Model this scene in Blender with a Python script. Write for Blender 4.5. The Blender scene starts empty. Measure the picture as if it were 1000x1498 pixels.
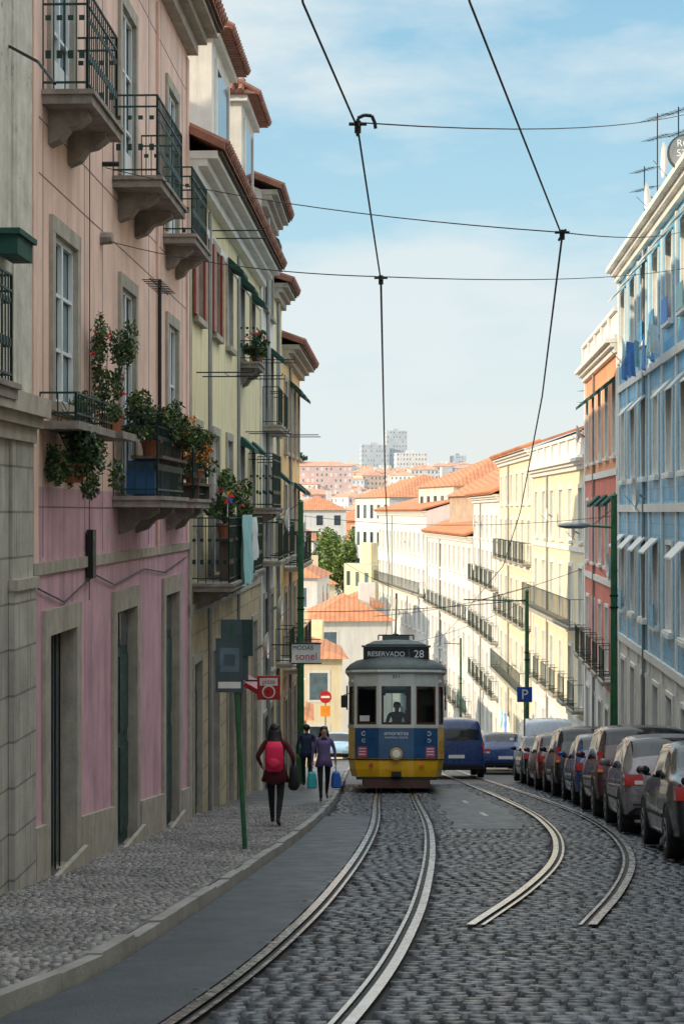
import bpy, math, random
import numpy as np
from mathutils import Vector, Matrix
random.seed(7); rng=np.random.default_rng(7)
S=bpy.context.scene
R=random.uniform
# ------------------------------------------------------------------ materials
M={}
def mat(name,col,rough=.75,metal=0.,var=.15,scale=2.5,bump=0.,bscale=25,streak=0.,peel=None,peelt=.62,spec=.5,coat=0.,attr=None,tile=None,joints=None,alpha=None):
    m=bpy.data.materials.new(name); m.use_nodes=True; nt=m.node_tree; N=nt.nodes; Lk=nt.links
    b=N['Principled BSDF']; b.inputs['Roughness'].default_value=rough; b.inputs['Metallic'].default_value=metal
    b.inputs['Specular IOR Level'].default_value=spec; b.inputs['Coat Weight'].default_value=coat
    tc=N.new('ShaderNodeTexCoord')
    def noise(sc,det=6,vec=None,rg=.6):
        n=N.new('ShaderNodeTexNoise'); n.inputs['Scale'].default_value=sc; n.inputs['Detail'].default_value=det; n.inputs['Roughness'].default_value=rg
        Lk.new(vec if vec else tc.outputs['Object'],n.inputs['Vector']); return n
    def mix(f,a,c,t='MIX'):
        x=N.new('ShaderNodeMix'); x.data_type='RGBA'; x.blend_type=t
        if isinstance(f,(int,float)): x.inputs[0].default_value=f
        else: Lk.new(f,x.inputs[0])
        for i,v in ((6,a),(7,c)):
            if isinstance(v,tuple): x.inputs[i].default_value=v+(1,)
            else: Lk.new(v,x.inputs[i])
        return x.outputs[2]
    def rampf(src,a,b_,lo=0.,hi=1.):
        r=N.new('ShaderNodeMapRange'); r.inputs[1].default_value=a; r.inputs[2].default_value=b_; r.inputs[3].default_value=lo; r.inputs[4].default_value=hi
        Lk.new(src,r.inputs[0]); return r.outputs[0]
    c=tuple(col)
    lo=tuple(x*(1-var) for x in c); hi=tuple(min(1,x*(1+var)) for x in c)
    out=mix(rampf(noise(scale).outputs[0],.3,.7),lo,hi)
    hgt=None
    if attr:
        a=N.new('ShaderNodeAttribute'); a.attribute_name='rnd'
        out=mix(1.0,out,mix(a.outputs['Fac'],attr[0],attr[1]),'MULTIPLY')
    if streak:
        mp=N.new('ShaderNodeMapping'); mp.inputs['Scale'].default_value=(2.2,2.2,.22); Lk.new(tc.outputs['Object'],mp.inputs[0])
        n=noise(1.6,7,mp.outputs[0],.7); out=mix(rampf(n.outputs[0],.48,.72,0,streak),out,tuple(x*.38 for x in c))
    if peel:
        n=noise(1.3,9,None,.72); pf=rampf(n.outputs[0],peelt,peelt+.025); out=mix(pf,out,tuple(peel))
        hgt=pf
    if joints:
        br=N.new('ShaderNodeTexBrick'); mp=N.new('ShaderNodeMapping'); mp.inputs['Rotation'].default_value=(math.pi/2,0,0)
        Lk.new(tc.outputs['Object'],mp.inputs[0]); Lk.new(mp.outputs[0],br.inputs['Vector']); br.inputs['Scale'].default_value=1
        br.inputs['Brick Width'].default_value=joints[0]; br.inputs['Row Height'].default_value=joints[1]; br.inputs['Mortar Size'].default_value=joints[2] if len(joints)>2 else .012
        br.inputs['Color1'].default_value=(1,1,1,1); br.inputs['Color2'].default_value=(.86,.86,.86,1); br.inputs['Mortar'].default_value=(.5,.5,.5,1)
        out=mix(1.0,out,br.outputs[0],'MULTIPLY')
    if tile:
        w=N.new('ShaderNodeTexWave'); w.wave_type='BANDS'; w.bands_direction='X'; w.inputs['Scale'].default_value=tile; w.inputs['Distortion'].default_value=.4
        Lk.new(tc.outputs['Object'],w.inputs[0]); hgt=w.outputs['Fac']
        out=mix(rampf(hgt,0,.5,.55,0.),out,tuple(x*.45 for x in c))
        n=noise(14,3); out=mix(rampf(n.outputs[0],.55,.7,0,.5),out,tuple((c[0]*.55,c[1]*.8,c[2]*1.1)))
    Lk.new(out,b.inputs['Base Color'])
    if rough<.9 and rough>.12:
        n=noise(scale*3); Lk.new(rampf(n.outputs[0],.3,.7,max(.03,rough-.12),min(1,rough+.12)),b.inputs['Roughness'])
    if bump or hgt:
        bp=N.new('ShaderNodeBump'); bp.inputs['Strength'].default_value=bump if bump else .4; bp.inputs['Distance'].default_value=.02
        n=noise(bscale,8)
        if hgt:
            ad=N.new('ShaderNodeMath'); ad.operation='MULTIPLY_ADD'; Lk.new(hgt,ad.inputs[0]); ad.inputs[1].default_value=-1. if peel else 1.5; Lk.new(n.outputs[0],ad.inputs[2]); Lk.new(ad.outputs[0],bp.inputs['Height'])
        else: Lk.new(n.outputs[0],bp.inputs['Height'])
        Lk.new(bp.outputs[0],b.inputs['Normal'])
    if alpha is not None:
        tr=N.new('ShaderNodeBsdfTransparent'); tr.inputs[0].default_value=alpha+(1,)
        fr=N.new('ShaderNodeFresnel'); fr.inputs[0].default_value=1.45; mx=N.new('ShaderNodeMixShader'); gl=N.new('ShaderNodeBsdfGlossy'); gl.inputs['Roughness'].default_value=.03
        Lk.new(fr.outputs[0],mx.inputs[0]); Lk.new(tr.outputs[0],mx.inputs[1]); Lk.new(gl.outputs[0],mx.inputs[2]); Lk.new(mx.outputs[0],N['Material Output'].inputs[0])
    M[name]=m; return m
mat('pink_plaster',(.80,.56,.47),.85,var=.13,scale=1.1,bump=.3,bscale=18,streak=.5,peel=(.60,.52,.44),peelt=.655)
mat('mauve_plaster',(.62,.37,.44),.8,var=.18,scale=1.4,bump=.3,streak=.7,peel=(.52,.42,.42),peelt=.63)
mat('old_stone',(.58,.55,.48),.85,var=.24,scale=3,bump=.5,bscale=14,streak=.65,peel=(.34,.31,.27),peelt=.59)
mat('stone_block',(.44,.42,.37),.85,var=.22,scale=2,bump=.5,bscale=14,streak=.6,joints=(.95,.42))
mat('stone_trim',(.40,.36,.30),.8,var=.2,scale=4,bump=.4,streak=.5)
mat('ochre_stone',(.56,.44,.27),.85,var=.25,scale=2,bump=.5,bscale=14,streak=.65,joints=(.95,.42),peel=(.62,.56,.46),peelt=.62)
mat('seam',(.22,.16,.15),.9)
mat('stone_dark',(.27,.24,.21),.85,var=.3,scale=5,bump=.5,streak=.6)
mat('yellow_plaster',(.82,.71,.44),.85,var=.10,scale=.9,bump=.2,streak=.45,peel=(.62,.56,.46),peelt=.66)
mat('cream_plaster',(.80,.70,.49),.8,var=.08,scale=.8,bump=.2,streak=.25)
mat('ochre_plaster',(.85,.58,.27),.85,var=.12,scale=.9,bump=.2,streak=.4)
mat('white_plaster',(.76,.75,.72),.8,var=.07,scale=.7,bump=.2,streak=.3)
mat('dirty_white',(.72,.69,.62),.85,var=.15,scale=1.4,bump=.3,streak=.5,peel=(.50,.45,.38),peelt=.66)
mat('blue_tile',(.13,.46,.72),.45,var=.14,scale=1.2,bump=.1,streak=.25,joints=(.28,.28,.008))
mat('salmon_plaster',(.74,.22,.16),.8,var=.12,scale=1,bump=.2,streak=.3)
mat('orange_plaster',(.80,.36,.19),.8,var=.12,scale=1,bump=.2,streak=.3)
mat('brown_wall',(.48,.36,.27),.85,var=.2,scale=1,bump=.3,streak=.4)
mat('white_trim',(.78,.76,.71),.7,var=.08,scale=3,bump=.1,streak=.2)
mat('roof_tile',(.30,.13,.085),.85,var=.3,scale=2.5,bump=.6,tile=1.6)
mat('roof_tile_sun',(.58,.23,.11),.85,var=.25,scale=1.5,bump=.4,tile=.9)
mat('roof_far',(.58,.30,.20),.9,var=.25,scale=.3)  # distant city colours paled to stand in for aerial haze
mat('wall_far_a',(.74,.73,.72),.9,var=.1,scale=.2)
mat('wall_far_b',(.74,.66,.54),.9,var=.1,scale=.2)
mat('wall_far_c',(.70,.50,.47),.9,var=.1,scale=.2)
mat('wall_far_d',(.50,.55,.60),.9,var=.1,scale=.2)
mat('glass_far',(.22,.26,.30),.3)
mat('soffit_wood',(.10,.07,.05),.8)
mat('glass_dark',(.035,.055,.07),.06,var=.4,spec=.9)
mat('glass_mid',(.10,.16,.19),.08,var=.3,spec=.9)
mat('car_glass',(.010,.013,.016),.05,var=.2,spec=.4)
mat('blind',(.55,.56,.53),.4,var=.1)
mat('white_wood',(.70,.74,.75),.5,var=.08)
mat('green_wood',(.015,.05,.045),.45,var=.25,bump=.1)
mat('red_wood',(.30,.07,.03),.5,var=.25)
mat('iron',(.012,.04,.033),.5,metal=.3,var=.3)
mat('iron_dark',(.012,.015,.017),.5,metal=.3,var=.3)
mat('green_cloth',(.010,.065,.05),.8)
mat('pole_green',(.025,.12,.05),.45,var=.3,scale=6,bump=.1)
mat('wire',(.010,.012,.018),.5)
mat('grey_metal',(.30,.32,.33),.4,metal=.6)
mat('rail_steel',(.66,.64,.62),.26,metal=1.,var=.15,scale=5)
mat('rail_groove',(.02,.02,.02),.7)
mat('mortar',(.028,.028,.03),.9,bump=.6,bscale=40)
mat('cobble',(.046,.056,.070),.31,var=.45,scale=1.1,bump=.35,bscale=45,attr=((.35,.36,.40),(1.7,1.64,1.58)),spec=.8)
mat('calcada',(.22,.215,.21),.45,var=.4,scale=.9,bump=.3,bscale=50,attr=((.45,.45,.48),(1.4,1.36,1.32)))
mat('asphalt',(.034,.045,.056),.46,var=.3,scale=1.2,bump=.5,bscale=90)
mat('kerb_stone',(.27,.26,.245),.6,var=.25,scale=3,bump=.4)
mat('road_far',(.09,.085,.08),.6,var=.3,scale=6,bump=.8,bscale=8)
mat('soil',(.16,.13,.09),.95,var=.3,scale=.05)
mat('road_paint',(.40,.40,.39),.6,var=.35,scale=8)
mat('tram_yellow',(.88,.46,.010),.3,var=.06,coat=.4)
mat('tram_white',(.66,.65,.60),.35,var=.06,coat=.3,streak=.25)
mat('tram_blue',(.018,.085,.21),.35,var=.25,coat=.3)
mat('tram_roof',(.09,.11,.11),.6,var=.25)
mat('tram_dark',(.012,.012,.014),.6)
mat('tram_wood',(.08,.03,.018),.5)
mat('clear_glass',(.5,.6,.6),.05,alpha=(.50,.58,.60))
mat('lamp_glass',(.85,.80,.65),.1,coat=1)
mat('lamp_red',(.50,.012,.012),.15,coat=1,var=.1)
mat('lamp_orange',(.8,.2,.01),.2,coat=1)
mat('plate',(.75,.75,.72),.4)
mat('rubber',(.010,.010,.011),.8)
mat('hub',(.35,.36,.38),.3,metal=.8)
mat('pink_poster',(.55,.08,.13),.5)
mat('text_white',(.75,.78,.8),.5)
mat('text_red',(.65,.06,.12),.5)
mat('sign_blue',(.01,.08,.42),.35)
mat('sign_red',(.45,.02,.02),.35)
mat('sign_white',(.75,.73,.70),.4)
mat('sign_back',(.06,.09,.10),.5,metal=.2,var=.3)
mat('terracotta',(.30,.10,.05),.8)
mat('leaf_a',(.045,.09,.022),.55,var=.4,scale=8)
mat('leaf_b',(.10,.16,.035),.5,var=.4,scale=8)
mat('leaf_c',(.022,.05,.020),.6,var=.4,scale=8)
mat('leaf_sun',(.16,.24,.04),.6,var=.3,scale=3)
mat('bark',(.10,.075,.05),.9,bump=.6)
mat('flower_orange',(.85,.28,.02),.6)
mat('flower_red',(.65,.03,.04),.6)
mat('cloth_teal',(.34,.60,.60),.85,var=.1)
mat('cloth_blue',(.14,.30,.66),.85)
mat('cloth_white',(.75,.75,.75),.85)
mat('crate_blue',(.01,.08,.20),.5)
mat('skin',(.42,.24,.16),.55,var=.05)
mat('hair_dark',(.012,.008,.007),.5,bump=.3,bscale=60)
mat('cloth_black',(.010,.010,.013),.85)
mat('cloth_navy',(.018,.03,.08),.85)
mat('cloth_pinkred',(.75,.02,.09),.7)
mat('cloth_purple',(.14,.10,.24),.85)
mat('cloth_darkred',(.09,.012,.016),.85)
mat('bag_teal',(.04,.40,.43),.6); mat('bag_blue',(.02,.12,.50),.6)
mat('shoe',(.02,.02,.02),.5)
for n,c in dict(car_dark=(.006,.008,.012),car_grey=(.035,.045,.06),car_silver=(.16,.14,.155),car_maroon=(.10,.010,.016),car_blue=(.010,.045,.18),car_brown=(.06,.012,.014),car_navy=(.006,.035,.15),car_white=(.62,.70,.80),car_lightblue=(.35,.55,.68)).items(): mat(n,c,.3,var=.04,coat=.5,metal=.05)

# ------------------------------------------------------------------ mesh building
class Part:
    def __init__(s): s.v=[];s.f=[];s.m=[];s.names=[];s.smooth=False;s.sub=0;s.crease=None
    def mi(s,m):
        if m not in s.names: s.names.append(m)
        return s.names.index(m)
    def face(s,pts,m):
        n=len(s.v); s.v+= [tuple(p) for p in pts]; s.f.append(tuple(range(n,n+len(pts)))); s.m.append(s.mi(m))
    def box(s,x0,x1,y0,y1,z0,z1,m):
        n=len(s.v); s.v+=[(x0,y0,z0),(x1,y0,z0),(x1,y1,z0),(x0,y1,z0),(x0,y0,z1),(x1,y0,z1),(x1,y1,z1),(x0,y1,z1)]
        for q in ((0,3,2,1),(4,5,6,7),(0,1,5,4),(1,2,6,5),(2,3,7,6),(3,0,4,7)): s.f.append(tuple(n+i for i in q)); s.m.append(s.mi(m))
    def hexa(s,pts,m):
        n=len(s.v); s.v+=[tuple(p) for p in pts]
        for q in ((0,3,2,1),(4,5,6,7),(0,1,5,4),(1,2,6,5),(2,3,7,6),(3,0,4,7)): s.f.append(tuple(n+i for i in q)); s.m.append(s.mi(m))
    def cyl(s,a,b,r0,r1=None,n=8,m='iron',cap=True):
        r1=r0 if r1 is None else r1; a=Vector(a);b=Vector(b);d=(b-a).normalized()
        u=d.orthogonal().normalized(); w=d.cross(u); k=len(s.v)
        for c,r in ((a,r0),(b,r1)):
            for i in range(n):
                t=2*math.pi*i/n; s.v.append(tuple(c+(u*math.cos(t)+w*math.sin(t))*r))
        for i in range(n): s.f.append((k+i,k+(i+1)%n,k+n+(i+1)%n,k+n+i)); s.m.append(s.mi(m))
        if cap: s.f.append(tuple(k+n-1-i for i in range(n))); s.m.append(s.mi(m)); s.f.append(tuple(k+n+i for i in range(n))); s.m.append(s.mi(m))
    def tube(s,pts,r,n=5,m='wire'):
        for a,b in zip(pts[:-1],pts[1:]): s.cyl(a,b,r,r,n,m,False)
    def loft(s,rings,m,cap=True,mf=None):
        k=len(s.v); n=len(rings[0])
        for r in rings: s.v+=[tuple(p) for p in r]
        for j in range(len(rings)-1):
            for i in range(n):
                a=k+j*n+i;b=k+j*n+(i+1)%n
                s.f.append((a,b,b+n,a+n)); s.m.append(s.mi(mf(j,i) if mf else m))
        if cap:
            s.f.append(tuple(k+n-1-i for i in range(n))); s.m.append(s.mi(mf(0,-1) if mf else m))
            e=k+(len(rings)-1)*n; s.f.append(tuple(e+i for i in range(n))); s.m.append(s.mi(mf(len(rings)-2,-1) if mf else m))
    def ell(s,c,rx,ry,rz,m,n=12,k=8):
        rings=[]
        for j in range(1,k):
            t=math.pi*j/k-math.pi/2
            rings.append([(c[0]+rx*math.cos(t)*math.cos(2*math.pi*i/n),c[1]+ry*math.cos(t)*math.sin(2*math.pi*i/n),c[2]+rz*math.sin(t)) for i in range(n)])
        s.loft(rings,m)
    def leaves(s,c,rad,n,size,ms,hollow=.35,flat=1.):
        for _ in range(n):
            while True:
                p=Vector((R(-1,1),R(-1,1),R(-1,1)))
                if hollow<p.length<1: break
            q=Vector((c[0]+p.x*rad[0],c[1]+p.y*rad[1],c[2]+p.z*rad[2]))
            a=Vector((R(-1,1),R(-1,1),R(-1,1))).normalized(); b=a.cross(Vector((R(-1,1),R(-1,1),R(-1,1)))).normalized(); sz=size*R(.6,1.3)
            s.face([q-a*sz,q+b*sz*.45,q+a*sz,q-b*sz*.45],random.choice(ms))
class Obj:
    def __init__(s,name,loc=(0,0,0),rot=0.,scale=1.):
        s.name=name; s.e=bpy.data.objects.new(name,None); S.collection.objects.link(s.e); s.e.empty_display_size=.3
        s.e.location=loc; s.e.rotation_euler=(0,0,rot) if not isinstance(rot,tuple) else rot; s.e.scale=(scale,)*3; s.parts={}
    def p(s,n):
        if n not in s.parts: s.parts[n]=Part()
        return s.parts[n]
    def done(s):
        for n,p in s.parts.items():
            if not p.f: continue
            me=bpy.data.meshes.new(n); me.from_pydata(p.v,[],p.f)
            for k in p.names: me.materials.append(M[k])
            me.polygons.foreach_set('material_index',p.m)
            if p.smooth: me.polygons.foreach_set('use_smooth',[True]*len(p.f))
            me.update(); ob=bpy.data.objects.new(n,me); S.collection.objects.link(ob); ob.parent=s.e
            if p.crease:
                at=me.attributes.new('crease_edge','FLOAT','EDGE'); at.data.foreach_set('value',[p.crease.get(frozenset(e.vertices),0.) for e in me.edges])
            if p.sub:
                md=ob.modifiers.new('sub','SUBSURF'); md.levels=p.sub; md.render_levels=p.sub
        return s
    def text(s,txt,size,loc,rot,m,align='CENTER',ext=.003):
        c=bpy.data.curves.new('lettering','FONT'); c.body=txt; c.size=size; c.align_x=align; c.align_y='CENTER'; c.extrude=ext
        o=bpy.data.objects.new('lettering',c); S.collection.objects.link(o); o.location=loc; o.rotation_euler=rot; o.parent=s.e; c.materials.append(M[m])
def single(name,part):
    me=bpy.data.meshes.new(name); me.from_pydata(part.v,[],part.f)
    for k in part.names: me.materials.append(M[k])
    me.polygons.foreach_set('material_index',part.m)
    if part.smooth: me.polygons.foreach_set('use_smooth',[True]*len(part.f))
    me.update(); ob=bpy.data.objects.new(name,me); S.collection.objects.link(ob); return ob

# ------------------------------------------------------------------ terrain profile
GP=[(-80,8.7),(180,-24.6),(260,-29),(350,-27),(500,-19),(700,-8),(1000,7),(1400,22),(1700,26),(4000,-80),(9000,-300)]
gx=[a for a,b in GP]; gz=[b for a,b in GP]
def g(D): return float(np.interp(D,gx,gz))
def crv(pts):
    xs=np.array([p[1] for p in pts],float); vs=np.array([p[0] for p in pts],float)
    d=np.gradient(vs,xs)
    def f(D):
        if D<=xs[0]: return vs[0]+d[0]*(D-xs[0])
        if D>=xs[-1]: return vs[-1]+d[-1]*(D-xs[-1])
        i=int(np.searchsorted(xs,D))-1; i=max(0,min(i,len(xs)-2)); h=xs[i+1]-xs[i]; t=(D-xs[i])/h
        return float((2*t**3-3*t*t+1)*vs[i]+(t**3-2*t*t+t)*h*d[i]+(-2*t**3+3*t*t)*vs[i+1]+(t**3-t*t)*h*d[i+1])
    return f
T1=crv([(-.95,6),(-.43,9.03),(-.23,10.44),(.13,13.8),(.48,18.4),(.88,25.7),(1.22,38.4),(1.45,47),(1.9,64),(2.2,90),(1.2,130),(-2,180)])
T2=crv([(1.51,13.6),(2.19,16.4),(2.97,20.3),(3.48,24.1),(3.9,29.6),(4.1,38.4),(4.1,47.8),(4.05,64),(4.4,90),(3.2,130),(0,180)])
KL=crv([(-3.0,0),(-2.1,8),(-1.58,10.7),(-1.36,13.1),(-1.05,17.5),(-.6,24.8),(-.25,33),(-.05,42),(.2,60),(.6,90),(-1,130),(-5,180)])
KR=crv([(5.0,0),(5.3,15),(6.2,24),(6.7,32),(7.0,40),(7.3,48),(7.9,60),(8.0,64),(8.0,79),(7.7,112),(5.6,140),(1.6,180)])
FL=lambda D:-3.61+.037*D
def ribbon(part,fa,fb,D0,D1,dz,m,step=1.,nx=1):
    D=D0
    while D<D1-1e-6:
        E=min(D+step,D1)
        for i in range(nx):
            t0=i/nx;t1=(i+1)/nx
            q=lambda dd,t:(fa(dd)*(1-t)+fb(dd)*t,dd,g(dd)+dz)
            part.face([q(D,t0),q(D,t1),q(E,t1),q(E,t0)],m)
        D=E
# ground
P=Part(); xs=[-3000,-1200,-500,-200,-80,-40,-20,-10,0,5,10,20,40,80,200,500,1200,3000]; ys=[-80,-20]+list(range(0,200,10))+[220,260,300,350,420,500,600,700,850,1000,1200,1400,1700,2200,3000,4000,9000]
for i in range(len(xs)-1):
    for j in range(len(ys)-1):
        P.face([(xs[a],ys[b],g(ys[b])-.12) for a,b in ((i,j),(i+1,j),(i+1,j+1),(i,j+1))],'soil')
single('ground',P)
P=Part(); ribbon(P,lambda d:KL(d)-.05,lambda d:KR(d)+.05,-15,50,-.03,'mortar'); ribbon(P,lambda d:KL(d)-.05,lambda d:KR(d)+.05,50,180,-.02,'road_far',2); single('road',P)
# sidewalks + kerbs
P=Part(); ribbon(P,lambda d:FL(d)-.3,lambda d:KL(d)-.14,-15,90,.075,'calcada'); single('pavement',P)
P=Part(); ribbon(P,lambda d:KR(d)+.14,lambda d:KR(d)+3,-15,180,.08,'calcada',2); single('pavement',P)
def kerb(name,f,sgn,D0,D1):
    P=Part(); D=D0
    while D<D1:
        l=R(.75,1.15); E=D+l-.012; j=R(-.015,.015); h=.10+R(-.015,.008)
        a=f(D)+j;b=f(E)+j+R(-.01,.01); w=.13*sgn
        x0,x1=(a+w,a) if sgn<0 else (a,a+w); y0,y1=(b+w,b) if sgn<0 else (b,b+w)
        zb=-.1
        c=.015
        P.hexa([(x0,D,g(D)+zb),(x1,D,g(D)+zb),(y1,E,g(E)+zb),(y0,E,g(E)+zb),(x0+c,D,g(D)+h),(x1-c,D,g(D)+h),(y1-c,E,g(E)+h),(y0+c,E,g(E)+h)],'kerb_stone')
        D+=l
    single(name,P)
kerb('kerb',KL,-1,0,90); kerb('kerb',KR,1,0,90)
# rails
def rails(name,f,D0,D1):
    P=Part()
    def off(o): 
        def q(D):
            s=(f(D+.1)-f(D-.1))/.2; n=math.hypot(1,s); return f(D)+o*n
        return q
    for sg in (-1,1):
        c=sg*.47
        a,b=(c-.04,c+.03)
        g0,g1=(b,b+.045) if sg<0 else (a-.045,a)
        l0,l1=(g1,g1+.03) if sg<0 else (g0-.03,g0)
        st=.35
        ribbon(P,off(a),off(b),D0,D1,.008,'rail_steel',st)
        ribbon(P,off(g0),off(g1),D0,D1,-.012,'rail_groove',st)
        ribbon(P,off(l0),off(l1),D0,D1,.006,'rail_steel',st)
    single(name,P)
rails('tram_rails',T1,3,70); rails('tram_rails',T2,13.6,70)
# asphalt strips
def asl(D): return KL(D)+.02
P=Part(); ribbon(P,asl,lambda D:T1(D)-.535*math.hypot(1,(T1(D+.1)-T1(D-.1))/.2),2,31,.0,'asphalt',.4); single('asphalt_strip',P)
P=Part(); ribbon(P,lambda D:T1(D)+.85+.04*math.sin(D*2),lambda D:T2(D)-.85+.04*math.sin(D*2.7),27,46,.001,'asphalt',.5); single('asphalt_strip',P)
P=Part()
for D in (31,36.5): ribbon(P,lambda d:2.55+.01*(d-29),lambda d:2.64+.01*(d-29),D,D+1.3,.006,'road_paint',.65)
single('road_marking',P)
# stones
def stones(name,x0,x1,D0,D1,sx,sy,gap,h,m,mask,zoff,tilt=.004,jit=.18):
    C=[];D=D0;r=0
    while D<D1:
        a=np.arange(x0,x1,sx)+rng.uniform(0,sx); C.append(np.stack([a+rng.uniform(-jit,jit,len(a))*sx*.5,D+rng.uniform(-jit,jit,len(a))*sy*.5+.02*np.sin(a*1.7+r*.1)],1)); D+=sy; r+=1
    C=np.concatenate(C); C=C[np.array([mask(x,y) for x,y in C])]
    n=len(C); hx=(sx-gap)/2*rng.uniform(.86,1.04,n); hy=(sy-gap)/2*rng.uniform(.86,1.04,n)
    V=np.zeros((n,8,3)); sg=np.array([(-1,-1),(1,-1),(1,1),(-1,1)])
    for k in range(4):
        ang=rng.uniform(.88,1.,n)
        V[:,k,0]=C[:,0]+sg[k,0]*hx; V[:,k,1]=C[:,1]+sg[k,1]*hy
        V[:,k+4,0]=C[:,0]+sg[k,0]*hx*.82*ang; V[:,k+4,1]=C[:,1]+sg[k,1]*hy*.80*ang
    gg=np.interp(V[:,:,1],gx,gz); V[:,:4,2]=gg[:,:4]+zoff-.03
    V[:,4:,2]=gg[:,4:]+zoff+h+rng.uniform(-tilt,tilt,(n,1))+rng.uniform(-tilt,tilt,(n,4))*.7
    Q=np.array([(4,5,6,7),(0,1,5,4),(1,2,6,5),(2,3,7,6),(3,0,4,7)])
    F=(Q[None]+np.arange(n)[:,None,None]*8).reshape(-1,4)
    me=bpy.data.meshes.new(name); me.vertices.add(n*8); me.vertices.foreach_set('co',V.reshape(-1))
    me.loops.add(len(F)*4); me.loops.foreach_set('vertex_index',F.reshape(-1)); me.polygons.add(len(F)); me.polygons.foreach_set('loop_start',np.arange(0,len(F)*4,4)); me.polygons.foreach_set('loop_total',np.full(len(F),4))
    me.update(calc_edges=True); at=me.attributes.new('rnd','FLOAT','POINT'); at.data.foreach_set('value',np.repeat(rng.uniform(0,1,n),8))
    me.materials.append(M[m]); ob=bpy.data.objects.new(name,me); S.collection.objects.link(ob)
    print(name,n)
def cm(x,D):
    if x>KR(D)-.08 or x<KL(D)+.08: return False
    t1=T1(D)
    if D<31 and x<t1-.6: return False
    if 27<D<46 and t1+.85<x<T2(D)-.85: return False
    for T in (T1,T2):
        if T is T2 and D<13.5: continue
        s=(T(D+.1)-T(D-.1))/.2; d=(x-T(D))/math.hypot(1,s)
        if .37-.05<abs(d)<.56: return False
    return True
stones('cobblestones',-1.5,7.2,7.5,50,.15,.105,.012,.008,'cobble',cm,-.01,.0045,.12)
stones('pavement_stones',-3.3,.1,8.5,34,.066,.066,.009,.007,'calcada',lambda x,D:FL(D)+.0<x<KL(D)-.17,.08,.0025,.4)

# ------------------------------------------------------------------ facades
def railing(o,x0,x1,y0,z,h,m='iron',sp=.11,r=.008,ends=True,deco=True):
    b=o.p('railings')
    segs=[((x0,y0),(x1,y0))]
    if ends: segs+=[((x0,y0),(x0,0)),((x1,y0),(x1,0))]
    for (ax,ay),(bx,by) in segs:
        L=math.hypot(bx-ax,by-ay); n=max(2,int(L/sp))
        for zz in (z+h,z+.08)+((z+h-.14,) if deco else ()):
            b.cyl((ax,ay,zz),(bx,by,zz),r*1.8,None,4,m)
        for i in range(n+1):
            t=i/n; x=ax+(bx-ax)*t;y=ay+(by-ay)*t
            b.cyl((x,y,z),(x,y,z+h),r*(2 if i in (0,n) else 1),None,4,m,False)
            if deco and i<n:
                t2=(i+.5)/n; x=ax+(bx-ax)*t2;y=ay+(by-ay)*t2
                b.box(x-.028 if ay==by else x-.006,x+.028 if ay==by else x+.006,y-.006 if ay==by else y-.028,y+.006 if ay==by else y+.028,z+.32,z+.40,m)
                b.box(x-.028 if ay==by else x-.005,x+.028 if ay==by else x+.005,y-.005 if ay==by else y-.028,y+.005 if ay==by else y+.028,z+.70,z+.75,m)
def balcony(o,x0,x1,z,prot,h=1.0,m='iron',slab='stone_dark',corbel=True,sp=.11,deco=True,t=.14):
    s=o.p('balcony_slabs'); s.box(x0,x1,-prot,-.003,z-t,z,slab); s.box(x0-.03,x1+.03,-prot-.03,-.004,z-.05,z-.001,slab)
    if corbel:
        n=2 if x1-x0<3 else 4
        for i in range(n):
            xc=x0+(x1-x0)*(i+.5)/n if n>2 else (x0+(x1-x0)*(.22 if i==0 else .78)); w=.11
            pts=[(-.004,z-t),(-prot*.82,z-t),(-prot*.82,z-t-.07),(-prot*.6,z-t-.15),(-prot*.42,z-t-.17),(-prot*.25,z-t-.29),(-.004,z-t-.34)]
            k=[(xc-w,a,b) for a,b in pts]; l=[(xc+w,a,b) for a,b in pts]
            s.face(k,slab); s.face(l[::-1],slab)
            for i2 in range(len(pts)): j=(i2+1)%len(pts); s.face([k[i2],l[i2],l[j],k[j]][::-1],slab)
    railing(o,x0+.04,x1-.04,-prot+.05,z,h,m,sp,deco=deco)
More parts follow.
